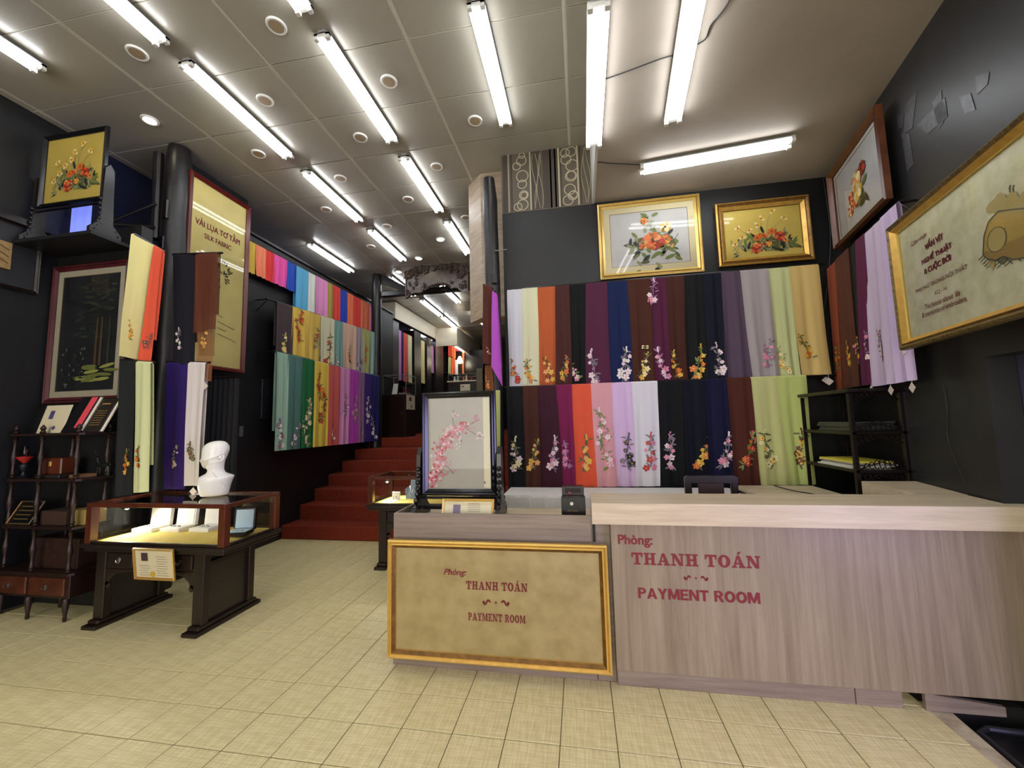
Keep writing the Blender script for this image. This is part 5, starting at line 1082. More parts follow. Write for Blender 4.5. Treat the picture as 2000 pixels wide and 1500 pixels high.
jewel_box(p[1].x + .0, p[1].y + .04, zc, .09, .04, 'white open jewellery box, middle of the display case', VEL, VEL)
jewel_box(p[2].x + .0, p[2].y + .04, zc, .09, .04, 'white open jewellery box beside the front corner post', VEL, VEL)
jewel_box(-2.72, 2.86, zc, .08, .25, 'black-edged open jewellery box with pale blue lining, right end of display case', BB, mat('pale_blue_velvet', (188, 212, 216), .7))
# necklace bust and card in the second case
q_ = aY(803, 960, 4.2); t = thing('necklace_stand', 'grey-blue necklace bust in the case at the stair foot', 'stand', (q_.x, 4.2, .67)); b = MB()
b.prism([(q_.x - .06, 4.2, .68), (q_.x + .06, 4.2, .68), (q_.x + .085, 4.23, .79), (q_.x + .03, 4.25, .83), (q_.x + .025, 4.26, .9), (q_.x - .025, 4.26, .9), (q_.x - .03, 4.25, .83), (q_.x - .085, 4.23, .79)], (0, .05, 0)); b.obj('bust_form', mat('slate_velvet', (84, 96, 108), .8), t)
b = MB(); b.tube([(q_.x - .03, 4.24, .83), (q_.x, 4.2, .74), (q_.x + .03, 4.24, .83)], .003, 5); b.ball((q_.x, 4.195, .73), .012, 6); b.obj('pendant_necklace', SILV, t)
q_ = aY(772, 968, 4.15); t = thing('ring_stand', 'white card stand with ring in the case at the stair foot', 'stand', (q_.x, 4.15, .67)); b = MB(); b.bbox((q_.x - .045, 4.17, .675), (q_.x + .045, 4.185, .77), .003); b.obj('card', VEL, t)
b = MB(); b.bbox((q_.x - .03, 4.11, .675), (q_.x + .03, 4.16, .69), .003); b.obj('base', VEL, t)
b = MB(); b.tube([(q_.x + .02 * math.cos(a_), 4.14, .71 + .02 * math.sin(a_)) for a_ in [k * .7 for k in range(10)]], .004, 5); b.obj('ring', SILV, t)
# certificate on the display table
t = thing('framed_certificate', 'small gold-framed certificate with yellow seal hung on display table', 'certificate', (-3.17, 2.6, .38))
a, c, e_ = aY(254, 1134, 2.56), aY(333, 1138, 2.56), aY(254, 1070, 2.56); P = plane((a.x, 2.60, a.z), EX, (0, -.12, 1), (0, -1, -.12)); wd_, ht_ = c.x - a.x, e_.z - a.z
frame_parts(t, P, wd_, ht_, .018, [mat('oak_gold', (170, 128, 60), .4, metal=.2), GOLDL], .016, PAPER)
b = MB(); b.add([P(wd_ * .2, ht_ * .6, .0085), P(wd_ * .36, ht_ * .6, .0085), P(wd_ * .36, ht_ * .86, .0085), P(wd_ * .2, ht_ * .86, .0085)], [(0, 1, 2, 3)]); b.obj('portrait', mat('portrait_dark', (74, 50, 54), .6), t)
b = MB(); blob(b, P, wd_ * .46, ht_ * .18, .022, .022, 0, .0085, 0, 14); b.obj('seal', mat('seal_yellow', (214, 180, 60), .5), t)
b = MB()
for k in range(9):
    for (ua, ub_) in ((.14, .42), (.56, .86)):
        if ua < .2 and k > 4: continue
        v = .14 + .075 * k; b.add([P(wd_ * (ua + .03 * (k % 2)), ht_ * v, .0083), P(wd_ * (ub_ - .03 * (k % 3)), ht_ * v, .0083), P(wd_ * (ub_ - .03 * (k % 3)), ht_ * v + .0025, .0083), P(wd_ * (ua + .03 * (k % 2)), ht_ * v + .0025, .0083)], [(0, 1, 2, 3)])
b.obj('print', mat('faint_print', (140, 130, 120), .7), t)

# ================================================================ MANNEQUIN BUST
by = 2.93; bp_ = aY(470 / 12 + 380, 1410 / 12 + 850, by); t = thing('mannequin_bust', 'white glossy mannequin head and shoulders wearing a white mask, facing left', 'mannequin', (bp_.x, by, .947))
topz = aY(417, 861, by).z; S_ = (topz - .947) / 1280
sec = [(1410, 225, 735, .055), (1385, 180, 750, .072), (1300, 150, 765, .085), (1130, 112, 800, .105), (1030, 118, 838, .115), (985, 128, 858, .115), (960, 140, 855, .11), (935, 175, 800, .095), (905, 240, 715, .075), (870, 290, 665, .058), (820, 303, 645, .052), (785, 296, 640, .052),
       (750, 250, 640, .06), (700, 212, 642, .068), (640, 195, 648, .072), (600, 178, 655, .075), (560, 150, 668, .078), (520, 172, 684, .080), (470, 178, 702, .082), (420, 176, 718, .084), (350, 180, 735, .085), (290, 192, 733, .083), (230, 222, 712, .076), (185, 275, 678, .064), (155, 335, 635, .048), (138, 395, 590, .032), (130, 450, 530, .014)]
def bust_pt(y, xa, xb, ry, a, grow=0.):
    cx = (xa + xb) / 2 - 470; rx = (xb - xa) / 2 * S_ * .97 + grow; z = .947 + (1410 - y) * S_
    ca, sa = math.cos(a), math.sin(a); head = y < 790
    # the face (toward -x) is narrower than the back of the skull
    k = 1 - (.28 * max(0, -ca) ** 2 if head else 0.)
    if y == 560 or y == 600: k = 1 - .75 * max(0, -ca) ** 6 - .2 * max(0, -ca) ** 2
    return Vector((bp_.x + cx * S_ * .97 + rx * ca, by + (ry + grow) * sa * k, z))
b = MB(); n_ = 28; vs = [bust_pt(y, xa, xb, ry, 2 * math.pi * k / n_) for (y, xa, xb, ry) in sec for k in range(n_)]; fs = []
for i in range(len(sec) - 1):
    for k in range(n_): k2 = (k + 1) % n_; fs.append((i * n_ + k, i * n_ + k2, (i + 1) * n_ + k2, (i + 1) * n_ + k))
fs += [tuple(range(n_))[::-1], tuple(range((len(sec) - 1) * n_, len(sec) * n_))]; b.add(vs, fs)
MQ = mat('gloss_white', (244, 242, 232), .22); o = b.obj('bust', MQ, t, smooth=True); mo_ = o.modifiers.new('smooth', 'SUBSURF'); mo_.levels = 1; mo_.render_levels = 1
def sh(y, a, g): 
    for s0, s1 in zip(sec, sec[1:]):
        if s0[0] >= y >= s1[0]:
            f_ = (s0[0] - y) / (s0[0] - s1[0]); return bust_pt(y, s0[1] + (s1[1] - s0[1]) * f_, s0[2] + (s1[2] - s0[2]) * f_, s0[3] + (s1[3] - s0[3]) * f_, a, g)
b = MB(); cols_ = 15; vs = []; fs = []
for i in range(8):
    for k in range(cols_):
        u = -1 + 2 * k / (cols_ - 1); a = math.pi + u * 1.15; top = 565 - 45 * abs(u) ** 2.5; bot = 775 - 150 * abs(u) ** 1.6
        vs.append(sh(top + (bot - top) * i / 7, a, .006))
for i in range(7):
    for k in range(cols_ - 1): a_ = i * cols_ + k; fs.append((a_, a_ + cols_, a_ + cols_ + 1, a_ + 1))
b.add(vs, fs); b.obj('face_mask', mat('mask_white', (222, 218, 202), .7), t, smooth=True)
b = MB()
for sg in (-1, 1):
    b.tube([sh(560 - 60 * k / 8 - 110 * (k / 8) ** 2, math.pi + sg * (.9 + 1.35 * k / 8), .008) for k in range(9)], .004, 5)
    b.tube([sh(640 - 20 * k / 8 - 20 * (k / 8) ** 2, math.pi + sg * (1.1 + 1.1 * k / 8), .008) for k in range(9)], .003, 5)
b.obj('mask_strap', MQ, t, smooth=True)
b = MB()
for sg in (-1, 1):
    ec = sh(500, math.pi + sg * 2.05, .002); pts = [ec + Vector((.020 * math.cos(a_) + .002, sg * .006, .034 * math.sin(a_))) for a_ in [(-2.6 + k * .62) for k in range(9)]]; b.tube(pts, [.004, .006, .007, .008, .008, .008, .007, .006, .004], 6)
    b.ball(ec, .012, 7, 0, (1, .5, 1.8))
b.obj('ear', MQ, t, smooth=True); t.rotation_euler = (0, 0, .78)
b = MB(); b.tube([sh(1130 - 0 * k, math.pi * 1.5 + .6 - .9 * k / 6, .003) + Vector((0, 0, -.03 + .028 * k)) for k in range(7)], .004, 6); b.obj('collar_fold', MQ, t, smooth=True)
for sg in (1,): b = MB(); b.ball(sh(560, math.pi * 1.5 + .42, .004), .004, 6); b.obj('earring', SILV, t)

# ================================================================ LEFT SHELF (whatnot)
t = thing('whatnot_shelf', 'antique open shelf with turned spindles and drawers at far left', 'shelf', (-4.5, 2.8, 0))
sx0, sx1, sy0, sy1 = XL + .02, -4.09, 2.665, 2.925
lev = [(.374, .02), (.735, .018), (1.12, .018), (1.50, .018)]
for z, th in lev:
    b = MB(); b.prism([(sx0, sy0 + .06, z - th), (sx0 + .12, sy0, z - th), (sx1, sy0, z - th), (sx1 + .02, sy0 + .03, z - th), (sx1 + .02, sy1, z - th), (sx0, sy1, z - th)], (0, 0, th)); b.obj('shelf_board', SHWOOD, t)
def spindle(x, y, z0, z1):
    h = z1 - z0; pr = [(.012, 0), (.019, .03), (.012, .06), (.02, .09), (.014, .12), (.012, .3), (.02, .45), (.022, .5), (.02, .55), (.012, .7), (.014, .88), (.02, .91), (.012, .94), (.019, .97), (.012, 1)]
    b = MB(); b.lathe([(r, z0 + q * h) for r, q in pr], (x, y, 0), 10); return b
posts = [(sx1 - .03, sy0 + .02), (sx1 - .41, sy0 + .02), (sx0 + .05, sy0 + .07), (sx1 - .02, sy1 - .03), (sx1 - .41, sy1 - .03)]
for x, y in posts:
    for z0, z1 in ((.374, .717), (.735, 1.102), (1.12, 1.482)): spindle(x, y, z0, z1).obj('spindle', SHWOOD, t, smooth=True)
    b = MB(); b.lathe([(.015, 1.5), (.022, 1.51), (.012, 1.525), (.02, 1.54), (.016, 1.555), (.003, 1.575)], (x, y, 0), 10); b.obj('finial', SHWOOD, t, smooth=True)
    b = MB(); b.lathe([(.008, 0), (.014, .01), (.012, .05), (.026, .15), (.02, .178)], (x, y, 0), 10); b.obj('leg', SHWOOD, t, smooth=True)
b = MB(); b.bbox((sx0, sy0 + .01, .178), (sx1 + .01, sy1, .354), .004); b.obj('drawer_carcass', SHWOOD, t)
for xa, xb in ((sx1 - .39, sx1 - .03), (sx1 - .78, sx1 - .42)):
    b = MB(); b.bbox((xa, sy0 - .004, .20), (xb, sy0 + .02, .335), .006); dr = b.obj('drawer', mat('drawer_wood', (78, 38, 20), .35, var=.3, vscale=9), t)
    b = MB(); xc_ = (xa + xb) / 2; b.lathe([(.016, 0), (.016, -.005), (.006, -.008)], (xc_, sy0 - .004, .27), 10, ax=1); b.tube([(xc_ - .03, sy0 - .012, .268), (xc_ - .02, sy0 - .018, .255), (xc_ + .02, sy0 - .018, .255), (xc_ + .03, sy0 - .012, .268)], .003, 5); b.obj('handle', METAL, dr)
def flatbox(name, label, cat, a, c, m, extra=None, lx=None):
    t_ = thing(name, label, cat, ((a[0] + c[0]) / 2, (a[1] + c[1]) / 2, a[2])); b = MB(); b.bbox(a, c, .004); b.obj('body', m, t_); return t_
# top of shelf: acrylic holder with certificate, magazine holder, book
t = thing('acrylic_holder', 'clear acrylic holder with a printed certificate on the left shelf top', 'holder', (-4.4, 2.74, 1.5))
xa, xb = aY(72, 800, 2.74).x, aY(122, 800, 2.74).x; zt = aY(100, 790, 2.74).z
P = plane((xa + .03, 2.73, 1.502), EX, (0, .25, 1), (0, -1, .25)); b = MB(); hh = zt - 1.5; b.prism([P(0, 0), P(xb - xa, 0), P(xb - xa, hh), P(0, hh)], P(0, 0, -.004) - P(0, 0)); b.obj('certificate', PAPER, t)
b = MB(); b.add([P((xb - xa) * .25, hh * .5, .001), P((xb - xa) * .42, hh * .5, .001), P((xb - xa) * .42, hh * .8, .001), P((xb - xa) * .25, hh * .8, .001)], [(0, 1, 2, 3)]); blob(b, P, (xb - xa) * .6, hh * .18, .018, .018, 0, .001, 0, 10); b.obj('stamp', mat('violet_print', (84, 74, 130), .6), t)
b = MB(); b.add([P(-.05, -.0, .006), P(xb - xa, 0, .006), P(xb - xa, hh * 1.03, .006), P(-.05, hh * 1.03, .006)], [(0, 1, 2, 3)]); b.obj('acrylic_sheet', PGLASS, t)
def book(label, px0_, px1_, Y, ytop, m, stripe=None, lines=False):
    xa, xb = aY(px0_, 800, Y).x, aY(px1_, 800, Y).x; zt = aY((px0_ + px1_) / 2, ytop, Y).z; hh = zt - 1.502
    t = thing('book', label, 'book', ((xa + xb) / 2, Y, 1.502)); V = Vector((.22, .3, 1)); P = plane((xa, Y, 1.503), EX, V, (0, -1, .3)); L = hh / V.normalized().z; wd = xb - xa - .22 * hh
    b = MB(); b.prism([P(0, 0), P(wd, 0), P(wd, L), P(0, L)], Vector((.012, .02, 0))); b.obj('cover', m, t)
    b = MB(); b.prism([P(wd + .001, .004) + Vector((.0, .004, 0)), P(wd + .012, .004) + Vector((.0, .01, 0)), P(wd + .012, L - .004) + Vector((0, .01, 0)), P(wd + .001, L - .004) + Vector((0, .004, 0))], Vector((0, .012, 0))); b.obj('pages', PAPER, t)
    if stripe: b = MB(); b.add([P(wd * .6, .04, .0015), P(wd * .95, .04, .0015), P(wd * .95, L - .002, .0015), P(wd * .6, L - .002, .0015)], [(0, 1, 2, 3)]); b.obj('cover_stripe', stripe, t)
    if lines:
        b = MB()
        for k in range(7): b.add([P(wd * .25, L * (.2 + .07 * k), .0015), P(wd * .8, L * (.2 + .07 * k), .0015), P(wd * .8, L * (.2 + .07 * k) + .004, .0015), P(wd * .25, L * (.2 + .07 * k) + .004, .0015)], [(0, 1, 2, 3)])
        b.add([P(wd * .3, L * .82, .0015), P(wd * .75, L * .82, .0015), P(wd * .75, L * .86, .0015), P(wd * .3, L * .86, .0015)], [(0, 1, 2, 3)]); b.obj('cover_print', mat('gold_print', (150, 120, 60), .5), t)
book('black book with a coral-pink stripe standing on the left shelf top', 121, 168, 2.70, 775, BB, mat('coral_stripe', (222, 74, 84), .5))
book('brown-black book with gold print standing on the left shelf top', 160, 208, 2.72, 778, mat('brown_black_cover', (40, 32, 26), .3), None, True)
# second shelf
p = aY(50, 883, 2.78); t = thing('oil_lamp', 'antique lamp with red fluted glass on the second shelf at left', 'lamp', (p.x, 2.78, 1.12)); b = MB(); b.lathe([(.045, 0), (.05, .008), (.02, .02), (.012, .05), (.03, .08), (.03, .11), (.012, .125)], (p.x, 2.78, 1.121), 12); b.obj('lamp_base', mat('dark_pewter', (50, 54, 62), .3, metal=.6), t, smooth=True)
b = MB(); b.lathe([(.012, .125), (.035, .15), (.05, .17), (.055, .18), (.02, .185)], (p.x, 2.78, 1.121), 12); b.obj('glass_bowl', mat('red_glass', (190, 50, 44), .25), t, smooth=True)
b = MB(); b.lathe([(.018, .186), (.022, .22), (.016, .27)], (p.x, 2.78, 1.121), 12); b.obj('chimney', glassy('smoky_glass', (190, 150, 140)), t, smooth=True)
a, c = aY(92, 900, 2.78), aY(120, 883, 2.78); x0 = aY(90, 900, 2.78).x; x1 = aY(131, 900, 2.78).x
t = thing('wooden_box', 'small chest with brass clasp on the second shelf at left', 'box', ((x0 + x1) / 2, 2.8, 1.15))
b = MB(); b.bbox((x0, 2.74, 1.15), (x1, 2.86, 1.29), .008); b.obj('chest', RWOOD, t); b = MB(); b.bbox(((x0 + x1) / 2 - .012, 2.735, 1.22), ((x0 + x1) / 2 + .012, 2.742, 1.26), .002); b.obj('clasp', GOLD, t)
t = flatbox('book', 'flat dark book under the small chest at left', 'book', (x0 - .01, 2.72, 1.121), (x1 + .02, 2.87, 1.149), mat('dark_book', (40, 32, 30), .5))
p = aY(185, 900, 2.8); x = p.x - .0; DR = mat('bronze', (40, 44, 40), .35, metal=.5)
t = flatbox('book', 'tan book beneath the deer figurine at left', 'book', (x - .14, 2.72, 1.121), (x - .02, 2.84, 1.15), mat('tan_book', (120, 86, 52), .6))
t = thing('deer_figurine', 'dark bronze deer figurine on the second shelf at left', 'figurine', (x + .02, 2.86, 1.121)); b = MB()
dx = x + .0
b.tube([(dx - .055, 2.87, 1.215), (dx - .02, 2.87, 1.212), (dx + .02, 2.87, 1.21), (dx + .055, 2.87, 1.218)], [.018, .026, .023, .02], 8)
b.tube([(dx - .05, 2.87, 1.222), (dx - .068, 2.87, 1.25), (dx - .075, 2.87, 1.28)], [.017, .011, .009], 7); b.tube([(dx - .068, 2.87, 1.284), (dx - .082, 2.87, 1.284), (dx - .102, 2.87, 1.272)], [.010, .011, .005], 7)
for lx_, kx in ((-.052, -.004), (-.035, .006), (.045, .012), (.06, .002)): b.tube([(dx + lx_, 2.865, 1.205), (dx + lx_ + kx, 2.865, 1.165), (dx + lx_, 2.865, 1.123)], [.010, .006, .005], 6)
b.tube([(dx + .058, 2.87, 1.225), (dx + .068, 2.87, 1.212)], .004, 5)
for sg in (-1, 1): b.tube([(dx - .072, 2.87, 1.29), (dx - .066 + sg * .006, 2.87 + sg * .012, 1.315), (dx - .075 + sg * .012, 2.87 + sg * .018, 1.34)], .003, 5); b.tube([(dx - .068 + sg * .005, 2.87 + sg * .012, 1.312), (dx - .055, 2.87 + sg * .016, 1.328)], .0025, 5)
b.obj('body', DR, t, smooth=True)
# third shelf: plaque, boxes
x0, x1 = aY(22, 1020, 2.75).x, aY(68, 1020, 2.75).x; zt = aY(60, 985, 2.75).z
t = thing('framed_plaque', 'black plaque with gold script leaning on the third shelf at left', 'plaque', ((x0 + x1) / 2, 2.75, .735)); P = plane((x0, 2.72, .737), EX, (.12, .45, 1), (0, -1, .45)); L = (zt - .735) * 1.2
frame_parts(t, P, x1 - x0, L, .012, [GOLDD, mat('frame_gloss', (110, 104, 84), .3)], .010, BB)
b = MB()
for k in range(4): b.add([P(.05, L * (.2 + .18 * k), .009), P(x1 - x0 - .05, L * (.2 + .18 * k), .009), P(x1 - x0 - .05, L * (.2 + .18 * k) + .008, .009), P(.05, L * (.2 + .18 * k) + .008, .009)], [(0, 1, 2, 3)])
b.obj('script', mat('gold_script', (120, 100, 50), .4), t)
x0, x1 = aY(90, 1010, 2.76).x, aY(140, 1010, 2.76).x
t = flatbox('fabric_box', 'brown fabric-covered box on the third shelf at left', 'box', (x0, 2.72, .736), (min(x1, sx1 - .06), 2.88, .85), mat('brown_fabric', (58, 34, 22), .8, var=.2, vscale=30))
t = flatbox('fabric_box', 'yellowish box behind the corner spindle, third shelf at left', 'box', (min(x1, sx1 - .06) + .012, 2.74, .736), (sx1 + .01, 2.9, .86), mat('yellow_box', (140, 118, 62), .7))
t = flatbox('wooden_chest', 'dark brown chest on top of the left shelf drawers', 'chest', (sx1 - .55, 2.76, .375), (sx1 - .06, 2.9, .62), mat('chest_brown', (48, 26, 16), .5, var=.3, vscale=20))

# ================================================================ BLACK RACK at right
a = aY(1664, 843, 3.3); rx0 = a.x; rx1 = aY(1785, 843, 3.3).x - .035
ry0, ry1 = 3.3, 3.97
t = thing('carved_rack', 'black carved open rack in the corner behind the payment counter', 'shelf', ((rx0 + rx1) / 2, 3.65, 0))
zz = [aY(1664, y, 3.3).z for y in (757, 843, 918)]; zz = [min(zz[0], 1.68), zz[1], zz[2], .80, .45, .12]
for x in (rx0, rx1 - .03):
    for y in (ry0, ry1 - .03):
        xx = x if y < 3.5 or x == rx0 else x; b = MB(); b.bbox((xx, y, 0), (xx + .03, y + .03, zz[0] - .03), .004); b.obj('post', BWOOD, t)
for k, z in enumerate(zz):
    b = MB(); e = .02 if k == 0 else 0; b.bbox((rx0 - e + (0 if k == 0 else .002), ry0 - e, z - .025), (rx1 + e - (0 if k == 0 else .002), ry1 + e, z), .004); b.obj('shelf_board', BWOOD, t)
rng = random.Random(3)
def fret(mb, z, up):
    n_ = 9; wdt = rx1 - rx0 - .06
    for k in range(n_):
        u = (k + .5) / n_; h = .012 + .03 * abs(u - .5) * 2 if not up else .014 + .028 * (1 - abs(u - .5) * 2); x = rx0 + .03 + wdt * u; c = z + (h if up else -h)
        mb.tube([(x + .016 * math.cos(a_), ry0 + .012, c + h * .9 * math.sin(a_)) for a_ in [j * .8 for j in range(8)]], .0035, 5)
    mb.tube([(rx0 + .03 + wdt * k / 16, ry0 + .012, z + (1 if up else -1) * (.004 + (.05 * (1 - abs(k / 8 - 1)) if up else .055 * abs(k / 8 - 1)))) for k in range(17)], .004, 5)
for z, up in ((zz[0] - .025, False), (zz[1], True), (zz[1] - .025, False), (zz[2], True), (zz[2] - .025, False)):
    b = MB(); fret(b, z, up); b.obj('fretwork', BWOOD, t)
def stack(zb, n_, label, cols_, x0_, x1_, grp, lo=.003, hi=.006):
    z = zb
    for k in range(n_):
        h = rng.uniform(lo, hi); o_ = rng.uniform(-.02, .02)
        b = MB(); y0_ = ry0 + .05 + rng.uniform(0, .04); cm = cols_[k % len(cols_)]
        b.box((x0_ + o_, y0_, z), (x1_ + o_, y0_ + .42, z + h)); o = b.obj('folder', cm, loc=((x0_ + x1_) / 2, y0_ + .2, z)); tag(o, label[k] if isinstance(label, list) else label, 'folder', grp); z += h
BAG = mat('black_plastic_sleeve', (44, 44, 48), .2)
stack(zz[1] + .001, 8, ['thin dark plastic folder, %s in the stack on the rack upper shelf' % q_ for q_ in ('lowest', 'second up', 'third up', 'fourth up', 'fourth from top', 'third from top', 'second from top', 'topmost')], [BAG, mat('grey_sleeve', (64, 64, 68), .25)], rx0 + .035, rx1 - .035, 'dark folders stacked on the rack upper shelf', .007, .011)
WHP = mat('white_paper', (224, 222, 210), .6); YLP = mat('yellow_paper', (222, 206, 70), .6)
stack(zz[2] + .001, 5, ['white folder at the bottom of the paper stack on the rack', 'white folder second from the bottom of the rack paper stack', 'grey plastic folder in the middle of the rack paper stack', 'white folder second from top of the rack paper stack', 'yellow folder topping the paper stack on the rack'], [WHP, WHP, mat('clear_sleeve', (150, 152, 156), .3), WHP, YLP], rx0 + .035, rx1 - .06, 'papers stacked on the rack', .008, .012)
stack(zz[3] + .001, 3, ['blue-grey folder, %s of three low in the rack' % q_ for q_ in ('bottom', 'middle', 'top')], [mat('blue_grey_sleeve', (96, 102, 120), .3)], rx0 + .035, rx1 - .05, 'blue-grey folders low in the rack', .01, .015)
# black tub in the sunken floor by the right wall
t = thing('plastic_tub', 'black plastic tub in the sunken strip right of the counter', 'tub', (1.98, 2.2, -.42)); b = MB()
b.hexa([(1.83, 1.85, -.42), (2.12, 1.85, -.42), (2.14, 2.4, -.42), (1.86, 2.4, -.42), (1.8, 1.8, -.06), (2.1, 1.8, -.06), (2.12, 2.44, -.06), (1.83, 2.44, -.06)]); b.obj('tub_body', mat('black_plastic', (18, 18, 20), .35), t)
b = MB(); b.tube([(1.80, 1.8, -.05), (1.82, 2.12, -.045), (1.84, 2.42, -.05), (1.9, 2.455, -.05), (2.12, 2.44, -.05)], .014, 8); b.obj('rim', mat('black_rim', (40, 40, 44), .3), t)

# ================================================================ CABLES
CAB = mat('cable_black', (24, 22, 24), .5)
def cable(label, pts, r=.005):
    P_ = []
    for k in range(len(pts) - 1):
        p0_, p1_, p2_, p3_ = [Vector(pts[min(max(j, 0), len(pts) - 1)]) for j in (k - 1, k, k + 1, k + 2)]
        for s in (0, .25, .5, .75): P_.append(.5 * ((2 * p1_) + (p2_ - p0_) * s + (2 * p0_ - 5 * p1_ + 4 * p2_ - p3_) * s * s + (3 * p1_ - p0_ - 3 * p2_ + p3_) * s ** 3))
    P_.append(Vector(pts[-1])); b = MB(); b.tube(P_, r, 6); o = b.obj('cable', CAB, loc=P_[0]); tag(o, label, 'cable')
cable('thin black cable looping across the plaster ceiling to the counter light', [aZ(x, y, PZ - .008) for x, y in ((1172, 158), (1215, 143), (1290, 115), (1320, 108))], .004)
cable('thin black cable curving from the counter light toward the ceiling front', [aZ(x, y, PZ - .008) for x, y in ((1357, 89), (1378, 76), (1388, 50), (1405, 30), (1425, 0), (1440, -40))], .004)
cable('short black cable from the crosswise light to the ceiling step', [aZ(x, y, PZ - .008) for x, y in ((1248, 322), (1215, 320), (1190, 319), (1168, 317), (1161, 325))], .004)
cable('grey cable running down the back wall corner behind scarves', [aY(x, y, 4.16) for x, y in ((1608, 350), (1617, 410), (1622, 470), (1616, 560), (1604, 640))], .006)
cable('pale thread of cable down the black right wall beside the rack', [aR(x, y, .006) for x, y in ((1842, 750), (1850, 800), (1850, 850), (1858, 880), (1875, 920), (1886, 945))], .002)
cable('black cable lying over the inner desk edge', [(1.62, 3.82, .90), (1.64, 3.6, .9), (1.72, 3.4, .9), (1.75, 3.27, .89)], .004)
b = MB(); x_ = aY(1164, 1045, 2.48).x; b.bbox((.045, 2.484, .78), (.06, 2.493, .88), .002); o = b.obj('door_pull', BB, loc=(x_, 2.49, .78)); tag(o, 'black slot pull at the low counter end beneath the thick top', 'handle')
c = aY(1619, 745, 3.97); b = MB(); s_ = .04; b.prism([c + Vector((-s_, 0, 0)), c + Vector((0, 0, -s_ * .9)), c + Vector((s_, 0, 0)), c + Vector((0, 0, s_ * .9))], (0, .002, 0)); b.tube([c + Vector((0, 0, .03)), c + Vector((0, .0, .1))], .0015, 4)
o = b.obj('price_tag', TAGM, loc=c); tag(o, 'white diamond price tag hanging from the end of the lower back-wall rail', 'tag')

# ================================================================ UPPER ROOM
CRM = mat('cream_pelmet', (206, 196, 172), .7, var=.04)
PXX = -4.3
a0, a1 = aX(773, 590, PXX), aX(863, 645, PXX); b0, b1 = aX(773, 622, PXX), aX(863, 668, PXX)
t = thing('pelmet', 'cream pelmet over the nearer wall shelves in the upper room', 'pelmet', (PXX, 10.4, 4.1))
b = MB(); b.hexa([(PXX - .03, a0.y, b0.z), (PXX, a0.y, b0.z), (PXX, a1.y, b1.z), (PXX - .03, a1.y, b1.z), (PXX - .03, a0.y, min(a0.z, CZ - .02)), (PXX, a0.y, min(a0.z, CZ - .02)), (PXX, a1.y, min(a1.z, CZ - .02)), (PXX - .03, a1.y, min(a1.z, CZ - .02))]); b.obj('front_board', CRM, t)
b = MB(); b.bbox((XL + .01, a0.y - .03, b0.z), (PXX, a0.y, min(a0.z, CZ - .02)), .004); b.obj('end_board', CRM, t)
b = MB(); b.bbox((XL + .01, a0.y, b0.z + .12), (PXX - .03, a1.y, b0.z + .14), .004); b.obj('soffit', DWOOD, t)
tt = batten(PXX - .25, 10.2, PXX - .25, 11.8, b0.z + .10, 'single tube light under the nearer cream pelmet', twin=False, group='tube lights under the upper room pelmets')
# wall shelving with dividers
CBX = -4.45; t = thing('wall_shelving', 'tall black shelving of the upper room under the nearer pelmet', 'shelving', (CBX, 10.4, 1.25))
ys = [a0.y, aX(774, 700, CBX).y, aX(804, 700, CBX).y, aX(818, 700, CBX).y, aX(829, 700, CBX).y, aX(838, 700, CBX).y, aX(846, 700, CBX).y, aX(862, 700, CBX).y]
for i in (0, 2, 4, 6):
    b = MB(); b.bbox((XL + .02, ys[i], 1.26), (CBX + .08, ys[i + 1] - .02 if i + 1 < len(ys) else ys[i] + .2, b0.z), .006); b.obj('pilaster', mat('shelving_black', (24, 21, 20), .4), t)
for z in (1.9, 2.45): b = MB(); b.bbox((XL + .02, ys[0], z), (CBX, ys[-1], z + .03), .004); b.obj('shelf_board', DWOOD, t)
b = MB(); b.bbox((XL + .02, ys[0], 1.26), (CBX + .02, ys[-1], 1.8), .004); b.obj('base_cupboard', DWOOD, t)
def hang(px0_, px1_, zt_, zb_, X, rgb, label, k, grp='plain silks hung in the upper room shelving'):
    y0_, y1_ = aX(px0_, 700, X).y, aX(px1_, 700, X).y; scarf((X, y0_, zt_), (X, y1_, zt_), (X, y0_, zb_), (X, y1_, zb_), NX, rgb, label, grp, seed=300 + k, folds=1, amp=.012)
for k, (u0, u1, c, lb) in enumerate(((775, 781.5, (196, 130, 190), 'lilac silk length, first in the nearer upper-room shelving'), (782, 786, (52, 30, 84), 'dark purple silk length beside the lilac, upper-room shelving'), (786.5, 795, (206, 72, 58), 'red silk length between dark purple and cream, upper-room shelving'), (795.5, 803, (214, 210, 160), 'cream silk length beside the red, upper-room shelving'))):
    hang(u0, u1, 3.87, 2.6, CBX + .03, c, lb, k)
hang(820, 828, 3.9, 2.66, CBX + .03, (222, 206, 128), 'pale yellow silk length alone between dark pilasters, upper room', 5)
hang(839.5, 845, 3.9, 3.05, CBX + .03, (196, 128, 186), 'lilac silk length, last of the nearer upper-room shelving', 6)
